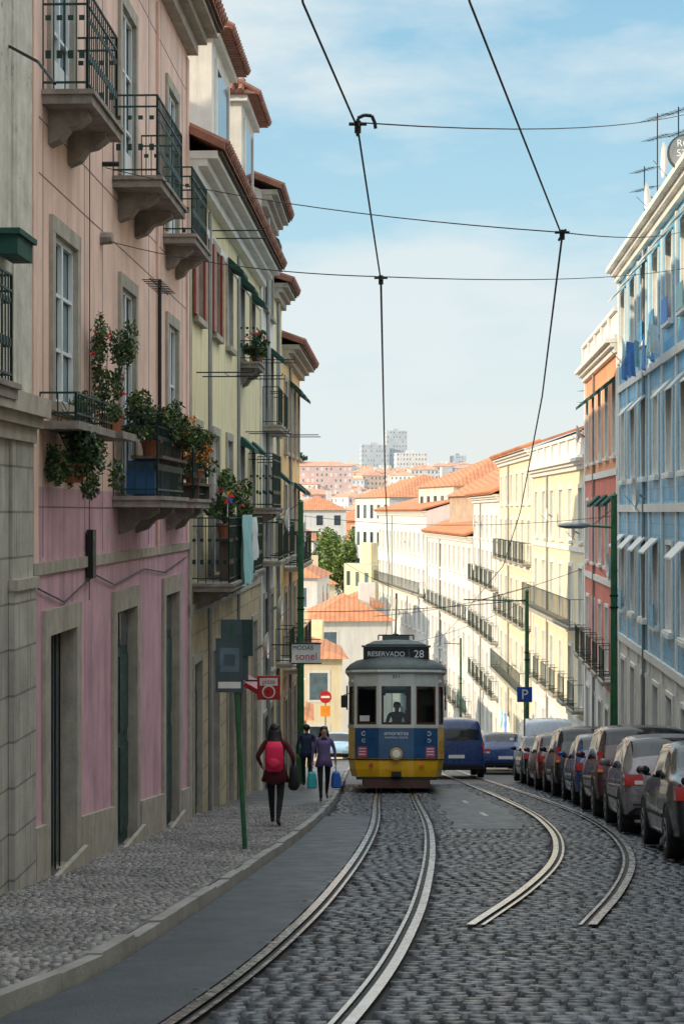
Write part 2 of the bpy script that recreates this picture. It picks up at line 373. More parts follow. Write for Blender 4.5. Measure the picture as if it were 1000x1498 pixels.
def window(o,x0,x1,z0,z1,kind='win',rec=.2,sur='stone_trim',sw=.16,frame='white_wood',glass=None,sill=True,det=2,proud=.04):
    w=o.p('windows'); f=.055
    if kind=='door':
        w.box(x0,x1,rec-.05,rec,z0,z1,frame)
        n=2
        for i in range(n):
            a=x0+(x1-x0)*i/n+.08;b=x0+(x1-x0)*(i+1)/n-.08; H=z1-z0
            for u,v in ((.06,.42),(.48,.80)): w.box(a,b,rec-.075,rec-.05,z0+H*u,z0+H*v,frame)
            w.box(a,b,rec-.07,rec-.05,z0+H*.84,z1-.06,'glass_dark')
    elif kind=='dark':
        w.face([(x0,rec,z0),(x1,rec,z0),(x1,rec,z1),(x0,rec,z1)],'glass_dark')
        for i in range(1,6): xx=x0+(x1-x0)*i/6; w.cyl((xx,rec-.04,z0),(xx,rec-.04,z1),.012,None,4,'iron_dark')
    else:
        gl=glass or random.choice(['glass_dark','glass_dark','glass_mid','blind'])
        y=rec-.03
        w.face([(x0,y,z0),(x1,y,z0),(x1,y,z1),(x0,y,z1)],gl if gl!='blind' else 'glass_mid')
        if gl=='blind' : 
            zz=z0+(z1-z0)*R(.15,.7); w.face([(x0+f,y-.004,zz),(x1-f,y-.004,zz),(x1-f,y-.004,z1),(x0+f,y-.004,z1)],'blind')
        w.box(x0,x0+f,y-.05,y-.006,z0,z1,frame); w.box(x1-f,x1,y-.05,y-.006,z0,z1,frame)
        w.box(x0+f,x1-f,y-.05,y-.006,z1-f,z1,frame); w.box(x0+f,x1-f,y-.05,y-.006,z0,z0+f*(1 if kind=='win' else 8),frame)
        xm=(x0+x1)/2; w.box(xm-.035,xm+.035,y-.055,y-.007,z0+f,z1-f,frame)
        hs=[.33,.66] if det>1 else [.62]
        for h in hs:
            zz=z0+(z1-z0)*h
            w.box(x0+f,xm-.035,y-.045,y-.008,zz-.018,zz+.018,frame); w.box(xm+.035,x1-f,y-.045,y-.008,zz-.018,zz+.018,frame)
    if sur:
        t=o.p('window_surrounds'); p=-proud
        t.box(x0-sw,x0,p,-.002,z0,z1,sur); t.box(x1,x1+sw,p,-.002,z0,z1,sur); t.box(x0-sw,x1+sw,p-.003,-.001,z1,z1+sw*1.1,sur)
        if sill and kind=='win': t.box(x0-sw-.04,x1+sw+.04,p-.07,-.001,z0-.10,z0,sur)
    rv=o.p('walls'); sm=sur or 'stone_trim'
    rv.face([(x0,0,z0),(x0,rec,z0),(x0,rec,z1),(x0,0,z1)],sm); rv.face([(x1,rec,z0),(x1,0,z0),(x1,0,z1),(x1,rec,z1)],sm)
    rv.face([(x0,0,z1),(x0,rec,z1),(x1,rec,z1),(x1,0,z1)],sm); rv.face([(x0,rec,z0),(x0,0,z0),(x1,0,z0),(x1,rec,z0)],sm)
def wallgrid(o,L,z0,z1,ops,bands,x0=0):
    w=o.p('walls')
    X=sorted({x0,L}|{a for q in ops for a in q[:2]}); Z=sorted({z0,z1}|{a for q in ops for a in q[2:4]}|{b[0] for b in bands if z0<b[0]<z1})
    for i in range(len(X)-1):
        for j in range(len(Z)-1):
            cx=(X[i]+X[i+1])/2;cz=(Z[j]+Z[j+1])/2
            if any(q[0]<cx<q[1] and q[2]<cz<q[3] for q in ops): continue
            m=[b[1] for b in bands if cz<b[0]][0]
            w.face([(X[i],0,Z[j]),(X[i+1],0,Z[j]),(X[i+1],0,Z[j+1]),(X[i],0,Z[j+1])],m)
def shell(o,L,z0,z1,depth,m,m2=None):
    w=o.p('walls'); m2=m2 or m
    w.face([(0,depth,z0),(0,0,z0),(0,0,z1),(0,depth,z1)],m); w.face([(L,0,z0),(L,depth,z0),(L,depth,z1),(L,0,z1)],m2)
    w.face([(L,depth,z0),(0,depth,z0),(0,depth,z1),(L,depth,z1)],m)
def gable_roof(o,L,z,depth,prot,rise,m='roof_tile',ov=.08,wall='dirty_white'):
    r=o.p('roof'); a=-prot;b=depth+prot;c=depth/2
    sl=rise/(c-a)
    for (y0,y1) in ((a,c),(b,c)):
        lo=[(-ov,y0,z),(L+ov,y0,z),(L+ov,y1,z+rise),(-ov,y1,z+rise)]; hi=[(x,y,q+.12) for x,y,q in lo]
        if y0>y1: lo=[lo[1],lo[0],lo[3],lo[2]]; hi=[hi[1],hi[0],hi[3],hi[2]]
        r.hexa(lo+hi,m)
    n=int(L/.24)
    for i in range(n):
        x=(i+.5)*L/n; r.cyl((x,a-.05,z+.10),(x,a+.9,z+.13+sl*.9),.085,.08,6,m)
    w=o.p('walls')
    for x in (0,L):
        pts=[(x,0,z-.01),(x,depth,z-.01),(x,c,z+rise*.98)]; w.face(pts if x else pts[::-1],wall)
    o.p('roof').box(0,L,a+.05,-.006,z-.05,z-.003,'soffit_wood')
def cornice(o,L,z,prot=.35,m='stone_trim',x0=0):
    t=o.p('cornice')
    t.box(x0,L,-prot*.35,-.001,z-.42,z-.25,m); t.box(x0,L,-prot*.65,-.002,z-.25,z-.13,m); t.box(x0-.02,L+.02,-prot,-.003,z-.13,z-.001,m)
def place(name,side,A,B):
    if side=='R': A,B=B,A
    o=Obj(name,(A[0],A[1],0),math.atan2(B[1]-A[1],B[0]-A[0])); return o,math.hypot(B[0]-A[0],B[1]-A[1])
def antenna(o,x,y,z,h=1.6,part='antenna'):
    a=o.p(part); a.cyl((x,y,z),(x,y,z+h),.016,None,5,'iron_dark')
    L=.8
    for dz in (.1,.6):
        a.cyl((x-L/2,y-.2,z+h-dz),(x+L/2,y+.2,z+h-dz),.009,None,4,'iron_dark')
        for i in range(7):
            t=i/6-.5; w=.20-.08*abs(t); a.cyl((x+L*t-.05,y+.4*t-w,z+h-dz),(x+L*t+.05,y+.4*t+w,z+h-dz),.006,None,4,'iron_dark')
def dish(o,x,y,z,r=.4,m='white_trim',part='satellite_dish',ny=-1):
    a=o.p(part); rings=[]
    for k,(rr,d) in enumerate(((.02,.10),(.4,.085),(.75,.05),(1.,0.))):
        rings.append([(x+r*rr*math.cos(t)+.3*(.1-d),y+ny*(.1-d)*1.3,z+r*rr*math.sin(t)) for t in [2*math.pi*i/16 for i in range(16)]])
    a.loft(rings,m,cap=False); a.cyl((x,y+.15,z-.1),(x,y,z),.03,None,5,'grey_metal'); a.cyl((x,y,z-r),(x,y-.35,z),.012,None,4,'grey_metal')

# ---- stone building (near left)
A=(FL(2),2);B=(FL(16.45),16.45); o,L=place('stone_building','L',A,B)
ops=[(3,4.3,-3.4,-.6,'door'),(6.5,7.8,-3.6,-.6,'door'),(10.4,11.6,-3.8,-.6,'door'),(3,4.2,1.3,3.6,'win'),(6.5,7.7,1.3,3.6,'win'),(10.2,11.4,1.3,3.6,'win'),(3,4.2,5.2,7.4,'win'),(6.5,7.7,5.2,7.4,'win'),(10.2,11.4,5.2,7.4,'win')]
wallgrid(o,L,-5,10.5,ops,[(.8,'stone_block'),(20,'old_stone')])
for q in ops: window(o,*q[:4],kind=q[4],frame='green_wood' if q[4]=='door' else 'white_wood')
shell(o,L,-5,10.5,9,'old_stone'); gable_roof(o,L,10.5,9,.5,2.5); cornice(o,L,10.5)
t=o.p('cornice'); t.box(0,L+.05,-.20,-.004,.90,1.08,'stone_trim'); t.box(0,L+.03,-.13,-.003,.80,.90,'stone_trim'); t.box(0,L+.02,-.07,-.002,.66,.80,'stone_trim')
t.box(L-.75,L+.01,-.02,-.0015,1.08,10,'old_stone'); t.box(L-.85,L+.02,-.03,-.0025,-.62,.66,'stone_block'); t.box(L-.9,L+.05,-.09,-.004,-.72,-.62,'stone_trim'); t.box(L-.88,L+.03,-.055,-.0035,-5,-.72,'stone_block')
balcony(o,9.8,13.0,1.12,.22,.95,corbel=False)
lm=o.p('lantern_box'); lm.box(12.9,13.5,-.24,-.06,2.25,2.42,'green_cloth'); lm.box(12.85,13.55,-.27,-.04,2.42,2.47,'green_cloth')
o.p('bracket').tube([(13.6,0,4.25),(13.2,-.35,4.0),(12.0,-.75,3.5)],.015,5,'iron_dark')
o.done()

# ---- pink building
o,L=place('pink_building','L',(FL(16.5),16.5),(FL(28.4),28.4))
cs=[1.45,5.7,9.95]; ops=[]
gd=[(.75,2.15,-1.25),(4.75,6.35,-1.25),(9.1,10.6,-1.25)]
for a,b,zt in gd: ops.append((a,b,g(16.5+b)+.12,zt,'door'))
ops[0]=ops[0][:4]+('dark',)
ops.append((1.0,2.2,1.12,2.86,'win'))
for c in cs[1:]: ops.append((c-.55,c+.55,.22,2.86,'bdoor'))
for c in cs: ops.append((c-.55,c+.55,4.25,6.45,'bdoor'))
wallgrid(o,L,-6,8.0,ops,[(-.55,'mauve_plaster'),(.25,'mauve_plaster'),(20,'pink_plaster')])
for i,q in enumerate(ops):
    gd_=q[4] in('door','dark')
    window(o,*q[:4],kind=q[4],sur='stone_trim',sw=.24 if gd_ else .15,frame='green_wood' if q[4]=='door' else 'white_wood',rec=.15 if gd_ else .10,glass=('glass_mid','glass_dark','glass_mid')[i%3] if not gd_ else None)
shell(o,L,-6,8.0,9,'pink_plaster'); cornice(o,L,8.0,.5); gable_roof(o,L,8.0,9,.6,2.6)
t=o.p('cornice')
pl=o.p('plinth')
edges=[0.]+[e for a,b,_ in gd for e in (a-.24,b+.24)]+[L]
for i in range(0,len(edges),2):
    a,b=edges[i],edges[i+1]
    if b-a>.05: za,zb=g(16.5+a)+.6,g(16.5+b)+.62; pl.hexa([(a,-.06,-6),(b,-.06,-6),(b,-.001,-6),(a,-.001,-6),(a,-.06,za),(b,-.06,zb),(b,-.001,zb),(a,-.001,za)],'stone_trim')
for a,b,_ in gd:
    zg=g(16.5+b)+.1; pl.box(a-.24,b+.24,-.12,-.065,-6,zg+.16,'stone_trim')
t.box(0,L,-.035,-.001,-.62,-.50,'stone_trim')
for x in (0.0,L-.22): t.box(x,x+.22,-.03,-.001,-.5,7.5,'pink_plaster')
sm=o.p('render_seams')
for x in (.55,2.75,3.9,7.6,8.8,11.2): sm.box(x-.008,x+.008,-.0035,-.0005,-.45,7.5,'seam')
for z in (1.0,3.35,3.9,6.95,.05): sm.box(.25,L-.25,-.003,-.0004,z-.008,z+.008,'seam')
balcony(o,.5,2.3,4.2,.50); balcony(o,4.6,6.95,4.15,.60); balcony(o,9.0,10.9,4.15,.48)
balcony(o,4.6,7.1,.20,.60); balcony(o,9.1,10.9,.20,.48)
t.box(.35,2.5,-.40,-.002,.82,.90,'stone_dark'); railing(o,.4,2.45,-.36,.9,.28,sp=.14,deco=False)
c=o.p('cables'); c.tube([(.2,-.03,-.75),(1.5,-.03,-.95),(3.2,-.035,-.72),(4.6,-.03,-.9),(7,-.03,-.78),(9,-.03,-.9),(11.5,-.03,-.74)],.010,5,'wire'); c.tube([(2.9,-.03,-1.0),(2.9,-.03,-.4),(2.92,-.03,2.9),(2.92,-.03,7)],.006)
c.tube([(8.3,-.03,-.6),(8.3,-.03,7.4)],.022,6,'pink_plaster')
c.box(2.8,3.0,-.09,-.02,-.75,-.2,'iron_dark')
c.cyl((3.8,0,3.25),(3.8,-.14,3.25),.08,.07,8,'stone_dark'); c.cyl((3.9,0,4.15),(3.9,-.2,4.15),.03,.03,6,'iron_dark')
c.cyl((5.2,-.5,.2),(5.2,-.5,2.95),.025,None,6,'iron_dark')
for i in range(9): c.cyl((4.5+i*.16,-.62,2.85),(4.5+i*.16,-.38,2.85),.008,None,4,'iron_dark')
c.cyl((4.4,-.5,2.85),(5.95,-.5,2.85),.011,None,4,'iron_dark')
sh=o.p('plant_shelves'); sh.box(4.65,7.05,-.62,-.22,.66,.70,'soffit_wood'); sh.box(9.15,10.85,-.52,-.14,.40,.44,'soffit_wood')
for xx in (4.8,6.9,9.3,10.7): sh.box(xx,xx+.04,-.5,-.24,.2,.66 if xx<9 else .40,'soffit_wood')
t.box(2.5,3.45,-.48,-.002,.82,.90,'stone_dark')
for xx,zz in ((1.0,.5),(1.9,.7)): sh.tube([(xx-.12,-.22,zz),(xx-.12,-.22,.83)],.006,4,'wire'); sh.tube([(xx+.12,-.22,zz),(xx+.12,-.22,.83)],.006,4,'wire')
k=o.p('balcony_crates'); k.box(4.75,5.5,-.50,-.15,.22,.64,'crate_blue'); k.box(5.7,6.3,-.48,-.2,.22,.55,'crate_blue')
o.done()
def pot_plant(name,X,Y,Z,pr,ph,rad,n,ls,ms,fl=None,nf=0,drop=0):
    q=Obj(name,(X,Y,Z)); a=q.p('pot'); rings=[[(pr*s*math.cos(t),pr*s*math.sin(t),z) for t in [2*math.pi*i/12 for i in range(12)]] for s,z in ((.7,0),(1.,ph*.85),(1.1,ph*.85),(1.1,ph))]
    a.loft(rings,'terracotta'); st=q.p('stems')
    for _ in range(7): st.tube([(0,0,ph),(R(-.5,.5)*rad[0],R(-.5,.5)*rad[1],ph+rad[2]*.8),(R(-.8,.8)*rad[0],R(-.8,.8)*rad[1],ph+rad[2]*R(1,1.5))],.006,4,'leaf_c')
    f=q.p('foliage')
    cl=11
    for _ in range(cl): 
        c=(R(-.8,.8)*rad[0],R(-.8,.8)*rad[1],ph+rad[2]*(R(.2,1.6))-drop*R(0,1)); f.leaves(c,(rad[0]*R(.25,.5),rad[1]*R(.3,.5),rad[2]*R(.25,.5)),n//cl,ls,ms,.0)
    if fl:
        for _ in range(nf):
            c=(R(-.85,.85)*rad[0],R(-.85,.85)*rad[1],ph+rad[2]*R(.3,1.6)-drop*R(0,.6)); f.leaves(c,(.05,.05,.04),9,.026,[fl],0.)
    q.done()
def onL(D,out,z): return (FL(D)+out,D,z)
GL=['leaf_a','leaf_b','leaf_c','leaf_a']
x,y,z=onL(17.5,.22,.3); pot_plant('hanging_plant',x,y,z,.13,.2,(.36,.45,.45),2400,.032,['leaf_a','leaf_c','leaf_a'],None,0,.6)
x,y,z=onL(18.4,.24,.50); pot_plant('hanging_plant',x,y,z,.13,.2,(.32,.45,.40),1800,.032,['leaf_a','leaf_c','leaf_b'],None,0,.6)
x,y,z=onL(19.5,.26,.90); pot_plant('potted_rose_bush',x,y,z,.14,.22,(.28,.40,.68),1700,.034,GL,'flower_red',6)
x,y,z=onL(21.5,.42,.70); pot_plant('potted_shrub',x,y,z,.13,.2,(.36,.5,.32),1600,.036,GL,None,0)
x,y,z=onL(22.5,.42,.70); pot_plant('potted_shrub',x,y,z,.13,.2,(.34,.5,.28),1300,.036,GL,'flower_red',5)
x,y,z=onL(23.3,.45,.70); pot_plant('flowering_plant',x,y,z,.15,.22,(.36,.55,.26),1300,.036,GL,'flower_orange',55,.1)
x,y,z=onL(26.4,.34,.44); pot_plant('flowering_plant',x,y,z,.15,.22,(.36,.65,.36),1500,.04,GL,'flower_orange',85,.1)
# ---- yellow building
D0=28.4; o,L=place('yellow_building','L',(FL(D0),D0),(FL(42.4),42.4))
ops=[]
for c,w in ((1.2,1.1),(4.0,1.1),(6.8,1.0),(9.6,1.1),(12.4,1.1)):
    ops.append((c-w/2,c+w/2,g(D0+c+.6)+.1,-2.6,'door' if c in(1.2,6.8) else 'dark'))
for c in (1.3,4.1,6.6,9.2,11.9): ops.append((c-.48,c+.48,-1.15,1.45,'bdoor')); ops.append((c-.48,c+.48,3.35,4.95,'win'))
wallgrid(o,L,-8,6.0,ops,[(-1.6,'ochre_stone'),(20,'yellow_plaster')])
for q in ops:
    window(o,*q[:4],kind=q[4],frame='green_wood' if q[4]=='door' else ('red_wood' if (q[2]>3 and q[0]<5) else 'white_wood'),rec=.12,sw=.14)
    if q[2]>3 and q[0]<5:
        s=o.p('shutters'); s.box(q[0]-.42,q[0]-.02,-.09,-.045,q[2],q[3],'red_wood'); s.box(q[1]+.02,q[1]+.42,-.09,-.045,q[2],q[3],'red_wood')
    if q[2]>3 and q[0]>5 or (-2<q[2]<0 and q[0]>8):
        s=o.p('awnings'); s.hexa([(q[0]-.05,-.35,q[3]-.15),(q[1]+.05,-.35,q[3]-.15),(q[1]+.05,-.05,q[3]),(q[0]-.05,-.05,q[3]),(q[0]-.05,-.35,q[3]-.08),(q[1]+.05,-.35,q[3]-.08),(q[1]+.05,-.05,q[3]+.2),(q[0]-.05,-.05,q[3]+.2)],'green_cloth')
shell(o,L,-8,6.0,8,'yellow_plaster'); cornice(o,L,6.0,.5,'white_trim'); gable_roof(o,L,6.0,8,.62,2.2,wall='yellow_plaster')
t=o.p('cornice'); t.box(0,L,-.05,-.001,-1.75,-1.55,'stone_trim'); t.box(0,.3,-.04,-.001,-8,5.5,'stone_trim'); t.box(0,L,-.03,-.0015,5.0,5.15,'white_trim')
balcony(o,.3,5.2,-1.2,.7,1.1,sp=.12); balcony(o,5.6,8.2,-1.2,.6,1.1,sp=.12); balcony(o,10.9,13.4,.1,.62,1.25,sp=.12); balcony(o,8.5,10,3.25,.45,.45,sp=.12)
def attic(x0,x1,zt,y0=.12,dep=2.6,m='dirty_white'):
    a=o.p('attic'); a.box(x0,x1,y0,y0+dep,6.1,zt,m)
    a.box(x0-.12,x1+.12,y0-.14,y0+dep+.05,zt-.14,zt-.002,'white_trim')
    a.box(x0+.6,x1-.6,y0-.02,y0-.003,zt-1.9,zt-.5,'glass_dark'); a.box(x0+.5,x0+.6,y0-.05,y0-.003,zt-2,zt-.4,'white_trim'); a.box(x1-.6,x1-.5,y0-.05,y0-.003,zt-2,zt-.4,'white_trim')
    a.box(x0-.012,x0-.003,y0+.8,y0+1.5,zt-1.8,zt-.6,'glass_mid'); a.box(x0-.03,x0-.014,y0+.7,y0+.8,zt-1.9,zt-.5,'white_trim'); a.box(x0-.03,x0-.014,y0+1.5,y0+1.6,zt-1.9,zt-.5,'white_trim')
    r=o.p('roof'); r.hexa([(x0-.2,y0-.35,zt),(x1+.2,y0-.35,zt),(x1+.2,y0+dep+.2,zt),(x0-.2,y0+dep+.2,zt),(x0+.5,y0+.6,zt+.6),(x1-.5,y0+.6,zt+.6),(x1-.5,y0+dep-.5,zt+.6),(x0+.5,y0+dep-.5,zt+.6)],'roof_tile')
    n=int((x1-x0)/.22)
    for i in range(n+1): r.cyl((x0+i*(x1-x0)/n,y0-.42,zt+.05),(x0+i*(x1-x0)/n,y0+.4,zt+.5),.075,None,6,'roof_tile')
    for i in range(int(dep/.22)+1): r.cyl((x0-.26,y0+i*.22,zt+.05),(x0+.3,y0+i*.22,zt+.42),.075,None,6,'roof_tile')
attic(4.6,8.0,9.3); attic(10.6,13.7,9.5)
cc=o.p('cables')
for z0,x0 in ((5.2,3.2),(2.4,1.0),(2.9,8),(1.8,10),(3.6,12)):
    cc.tube([(x0,-.02,z0),(x0,-1.0,z0),(x0,-1.0,z0+.05)],.012,5,'iron_dark'); cc.tube([(x0+.9,-.02,z0),(x0+.9,-1.0,z0)],.012,5,'iron_dark'); cc.tube([(x0,-.9,z0),(x0+.9,-.9,z0)],.006,4,'wire')
    cc.tube([(x0,-.5,z0),(x0+.9,-.5,z0)],.006,4,'wire')
for x0 in (3.0,8.4): cc.tube([(x0,-.03,-7),(x0,-.03,5.5)],.04,6,'grey_metal')
dish(o,8.8,-.5,-2.9,.3); dish(o,13,-.5,-2.3,.33)
o.done()
x,y,z=onL(30.0,.45,-1.2); pot_plant('potted_plant',x,y,-.45,.15,.25,(.38,.5,.38),1200,.045,GL,'flower_red',8)
x,y,z=onL(32.4,.42,-.45); pot_plant('potted_plant',x,y,z,.15,.25,(.32,.45,.6),1300,.05,['leaf_a','leaf_b'])
x,y,z=onL(37.6,.35,3.3); pot_plant('potted_plant',x,y,z,.15,.2,(.3,.5,.35),800,.05,GL,'flower_red',18,.3)
def cloth(name,X,Y,Z,w,h,rot,m,fold=5):
    q=Obj(name,(X,Y,Z),rot); p=q.p('fabric'); n=20;k=10
    ph=R(0,6)
    V=[[(w*i/n*(1-.03*j/k*math.sin(i*.5+ph)),.035*math.sin(i*fold*2*math.pi/n+ph+.25*math.sin(j*.6))*(.4+j/k)+.008*math.sin(j*1.1+i*.8),-h*j/k*(1+.025*math.sin(i*.6+ph))) for i in range(n+1)] for j in range(k+1)]
    for j in range(k):
        for i in range(n): p.face([V[j][i],V[j+1][i],V[j+1][i+1],V[j][i+1]],m)
    p.smooth=True; q.done()
x,y,z=onL(30.2,.73,-.05); cloth('hanging_towel',x,y,z,1.9,1.25,math.radians(88),'cloth_teal',4); x,y,z=onL(32.2,.74,-.1); cloth('hanging_towel',x,y,z,.9,.8,math.radians(88),'cloth_white',3)
q=Obj('plant_stand',onL(31.2,.42,-1.2),math.radians(92)); a=q.p('shelf'); a.box(-1.7,1.7,-.16,.16,.71,.75,'soffit_wood')
for xx in (-1.6,0,1.56): a.box(xx,xx+.04,-.14,.14,0,.71,'soffit_wood')
q.done()
q=Obj('pinwheel',onL(29.0,.6,-.1)); a=q.p('stick'); a.cyl((0,0,0),(0,0,.35),.008,None,4,'white_wood')
for i,c in enumerate(('flower_red','flower_orange','cloth_teal','leaf_b','flower_red','bag_blue')):
    t=i*math.pi/3; a.face([(0,-.02,.35),(.13*math.cos(t),-.03,.35+.13*math.sin(t)),(.1*math.cos(t+.8),-.01,.35+.1*math.sin(t+.8))],c)
q.done()
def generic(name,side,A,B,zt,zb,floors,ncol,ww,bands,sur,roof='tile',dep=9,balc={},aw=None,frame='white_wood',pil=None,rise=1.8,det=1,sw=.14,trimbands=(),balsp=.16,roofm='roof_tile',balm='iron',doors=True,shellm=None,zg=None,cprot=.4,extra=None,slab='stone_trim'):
    o,L=place(name,side,A,B); ops=[]; cols=[L*(i+.5)/ncol for i in range(ncol)]
    for fi,(a,b) in enumerate(floors):
        for c in cols: ops.append((c-ww/2,c+ww/2,a,b,'bdoor' if fi in balc else 'win',fi))
    if zg:
        for i,c in enumerate(cols): ops.append((c-ww*.55,c+ww*.55,zg[0],zg[1],'door' if i%2 else 'dark',-1))
    wallgrid(o,L,zb,zt,ops,bands)
    for q in ops:
        window(o,*q[:4],kind=q[4],sur=sur,sw=sw,frame='green_wood' if q[5]<0 else frame,det=det,rec=.16)
        if aw and q[5] in aw[1] and random.random()<.75:
            s=o.p('awnings'); s.hexa([(q[0]-.08,-.4,q[3]-.25),(q[1]+.08,-.4,q[3]-.25),(q[1]+.08,-.06,q[3]),(q[0]-.08,-.06,q[3]),(q[0]-.08,-.4,q[3]-.15),(q[1]+.08,-.4,q[3]-.15),(q[1]+.08,-.06,q[3]+.15),(q[0]-.08,-.06,q[3]+.15)],aw[0])
        if q[5]>=0 and random.random()<.06: dish(o,q[0]-.35,-.4,q[2]+1,.32)
    for fi,md in balc.items():
        a=floors[fi][0]
        if md=='long': balcony(o,.4,L-.4,a-.02,.6,1.0,balm,slab,False,balsp,False)
        else:
            for c in cols: balcony(o,c-ww*.85,c+ww*.85,a-.02,.45 if md=='each' else .15,.95,balm,slab,False,balsp,False)
    shell(o,L,zb,zt,dep,shellm or bands[-1][1]); cornice(o,L,zt,cprot,sur)
    t=o.p('cornice')
    for z in trimbands: t.box(0,L,-.07,-.0015,z-.1,z+.1,sur)
    t.cyl((L*.33,-.06,zb),(L*.33,-.06,zt-.45),.05,None,6,'grey_metal')
    if pil:
        for x in (0,L-.35): t.box(x,x+.35,-.055,-.001,zb,zt-.43,pil)
    if roof=='tile': gable_roof(o,L,zt,dep,cprot+.1,rise,roofm,wall=shellm or bands[-1][1])
    elif roof=='balustrade':
        r=o.p('parapet'); r.box(0,L,-.15,.1,zt,zt+.12,sur); r.box(0,L,-.15,.1,zt+.8,zt+.92,sur)
        n=int(L/.3)
        for i in range(n): 
            x=L*(i+.5)/n
            if i%8==0: r.box(x-.15,x+.15,-.14,.09,zt+.12,zt+.8,sur)
            else: r.cyl((x,-.02,zt+.12),(x,-.02,zt+.8),.07,.05,6,sur,False)
        o.p('roof').hexa([(0,.4,zt-.1),(L,.4,zt-.1),(L,dep,zt-.1),(0,dep,zt-.1),(1,3,zt+rise),(L-1,3,zt+rise),(L-1,dep-2,zt+rise),(1,dep-2,zt+rise)],roofm)
    else:
        o.p('parapet').box(0,L,.0,.25,zt,zt+.5,sur); o.p('roof').box(0,L,.25,dep,zt-.2,zt+.05,'brown_wall')
    if extra: extra(o,L)
    o.done(); return o
generic('white_townhouse','L',(FL(42.4)+.05,42.4),(FL(47),47),8.0,-9,[(-4.2,-2.2),(-1.2,1.2),(2.2,4.2),(5.2,7.0)],2,1.0,[(20,'dirty_white')],'stone_trim',balc={1:'each',2:'each'},aw=('green_cloth',(2,3)),zg=(-7.5,-5.2),rise=2)
generic('grey_townhouse','L',(FL(47),47),(FL(50),50),6.3,-9,[(-4.2,-2.2),(-1.2,1.0),(2.2,4.2)],1,1.0,[(20,'yellow_plaster')],'stone_trim',balc={1:'each',0:'each'},aw=('green_cloth',(1,2)),zg=(-7.9,-5.4),rise=1.6)
def ex(o,L):
    for z in (-.6,-3.9,2.3): o.p('cables').tube([(1,-.02,z),(1,-1.,z)],.014,5,'iron_dark'); o.p('cables').tube([(2.4,-.02,z),(2.4,-1.,z)],.014,5,'iron_dark')
generic('ochre_building','L',(FL(50)+.03,50),(FL(58.5),58.5),4.9,-10,[(-4.6,-2.4),(-1.6,.8),(1.8,3.9)],4,1.0,[(-4.9,'brown_wall'),(20,'ochre_plaster')],'stone_trim',balc={0:'each',1:'each'},aw=('green_cloth',(1,2)),zg=(-8.2,-5.6),rise=1.8,extra=ex,cprot=.5)
generic('sun_blocker_house','L',(-13,4),(-12.5,26),13,-5,[(9,11)],6,1.1,[(20,'dirty_white')],'white_trim',dep=8)  # unseen row added behind the left side to shadow the blue facade
generic('sun_blocker_house','L',(-12.5,27),(-11.5,52),11.5,-7,[(8,10)],7,1.1,[(20,'cream_plaster')],'white_trim',dep=8)

# ---- right side
def FR(D): return 8.1+.06*(D-50)
def exb(o,L):
    antenna(o,5.0,.15,7.5,1.6); antenna(o,8,.12,7.5,2.3); antenna(o,11.2,.2,7.5,1.7); dish(o,10.2,.1,8.2,.42); dish(o,7.2,.05,7.9,.35)
    p=o.p('chimney'); p.box(L-5,L-4,2,3,7,9,'white_trim')
    t=o.p('cornice')
    for i in range(9):
        x=L*(i)/8; t.box(max(0,x-.07),min(L,x+.07),-.05,-.0012,-4,6.6,'white_trim')
    s=o.p('window_boxes')
    for i in range(8):
        c=L*(i+.5)/8
        for z in (4.3,.85,-2.75):
            s.box(c-.62,c+.62,-.13,-.002,z-.09,z,'white_trim')
            if random.random()<.7: s.hexa([(c-.6,-.38,z+1.75),(c+.6,-.38,z+1.75),(c+.6,-.06,z+2.05),(c-.6,-.06,z+2.05),(c-.6,-.38,z+1.79),(c+.6,-.38,z+1.79),(c+.6,-.06,z+2.12),(c-.6,-.06,z+2.12)],random.choice(['white_trim','white_trim','blind']))
            if random.random()<.45: s.box(c-.5,c+.5,-.14,-.12,z,z+.55,random.choice(['cloth_blue','cloth_teal','blue_tile']))
    for c,z in ((7.5,4.0),(10.5,.4),(4,-1.5)): dish(o,c,-.6,z,.4)
generic('blue_building','R',(FR(30),30),(FR(50),50),7.1,-10,[(-2.7,-.75),(.9,2.85),(4.35,6.2)],8,.95,[(-3.6,'dirty_white'),(20,'blue_tile')],'white_trim',roof='parapet',pil='white_trim',trimbands=(-3.6,3.55,.1),zg=(-6.6,-4.2),extra=exb,sw=.10,balsp=.12,det=2)
generic('beige_building','R',(FR(2),2),(FR(29.9),29.9),8.5,-8,[(-.7,1.3),(2.5,4.4),(5.5,7.4)],9,1.,[(20,'cream_plaster')],'white_trim',zg=(-4.2,-2.0),balc={1:'each'})
generic('salmon_building','R',(FR(50.1),50.1),(FR(62),62),5.1,-11,[(-5,-3),(-1.7,.4),(1.7,3.9)],5,.95,[(-5.6,'dirty_white'),(1.2,'salmon_plaster'),(20,'orange_plaster')],'white_trim',roof='balustrade',pil='white_trim',trimbands=(1.2,-2.2),balc={0:'each'},aw=('green_cloth',(2,1)),zg=(-8.7,-6.2),rise=.5,sw=.1)
def exc(o,L):
    antenna(o,3,2,3.5,2.0); antenna(o,9,2,3.5,1.6); p=o.p('chimney'); p.box(5,6,3,4,2,4.4,'brown_wall')
    q=o.p('rear_gable'); q.box(L-8,L,3,9,1.5,3.0,'brown_wall'); q.hexa([(L-8.2,2.6,3),(L+.2,2.6,3),(L+.2,9.4,3),(L-8.2,9.4,3),(L-8.2,5.9,4.6),(L+.2,5.9,4.6),(L+.2,6.1,4.6),(L-8.2,6.1,4.6)],'roof_tile_sun')
cl=dict(sur='white_trim',det=1)
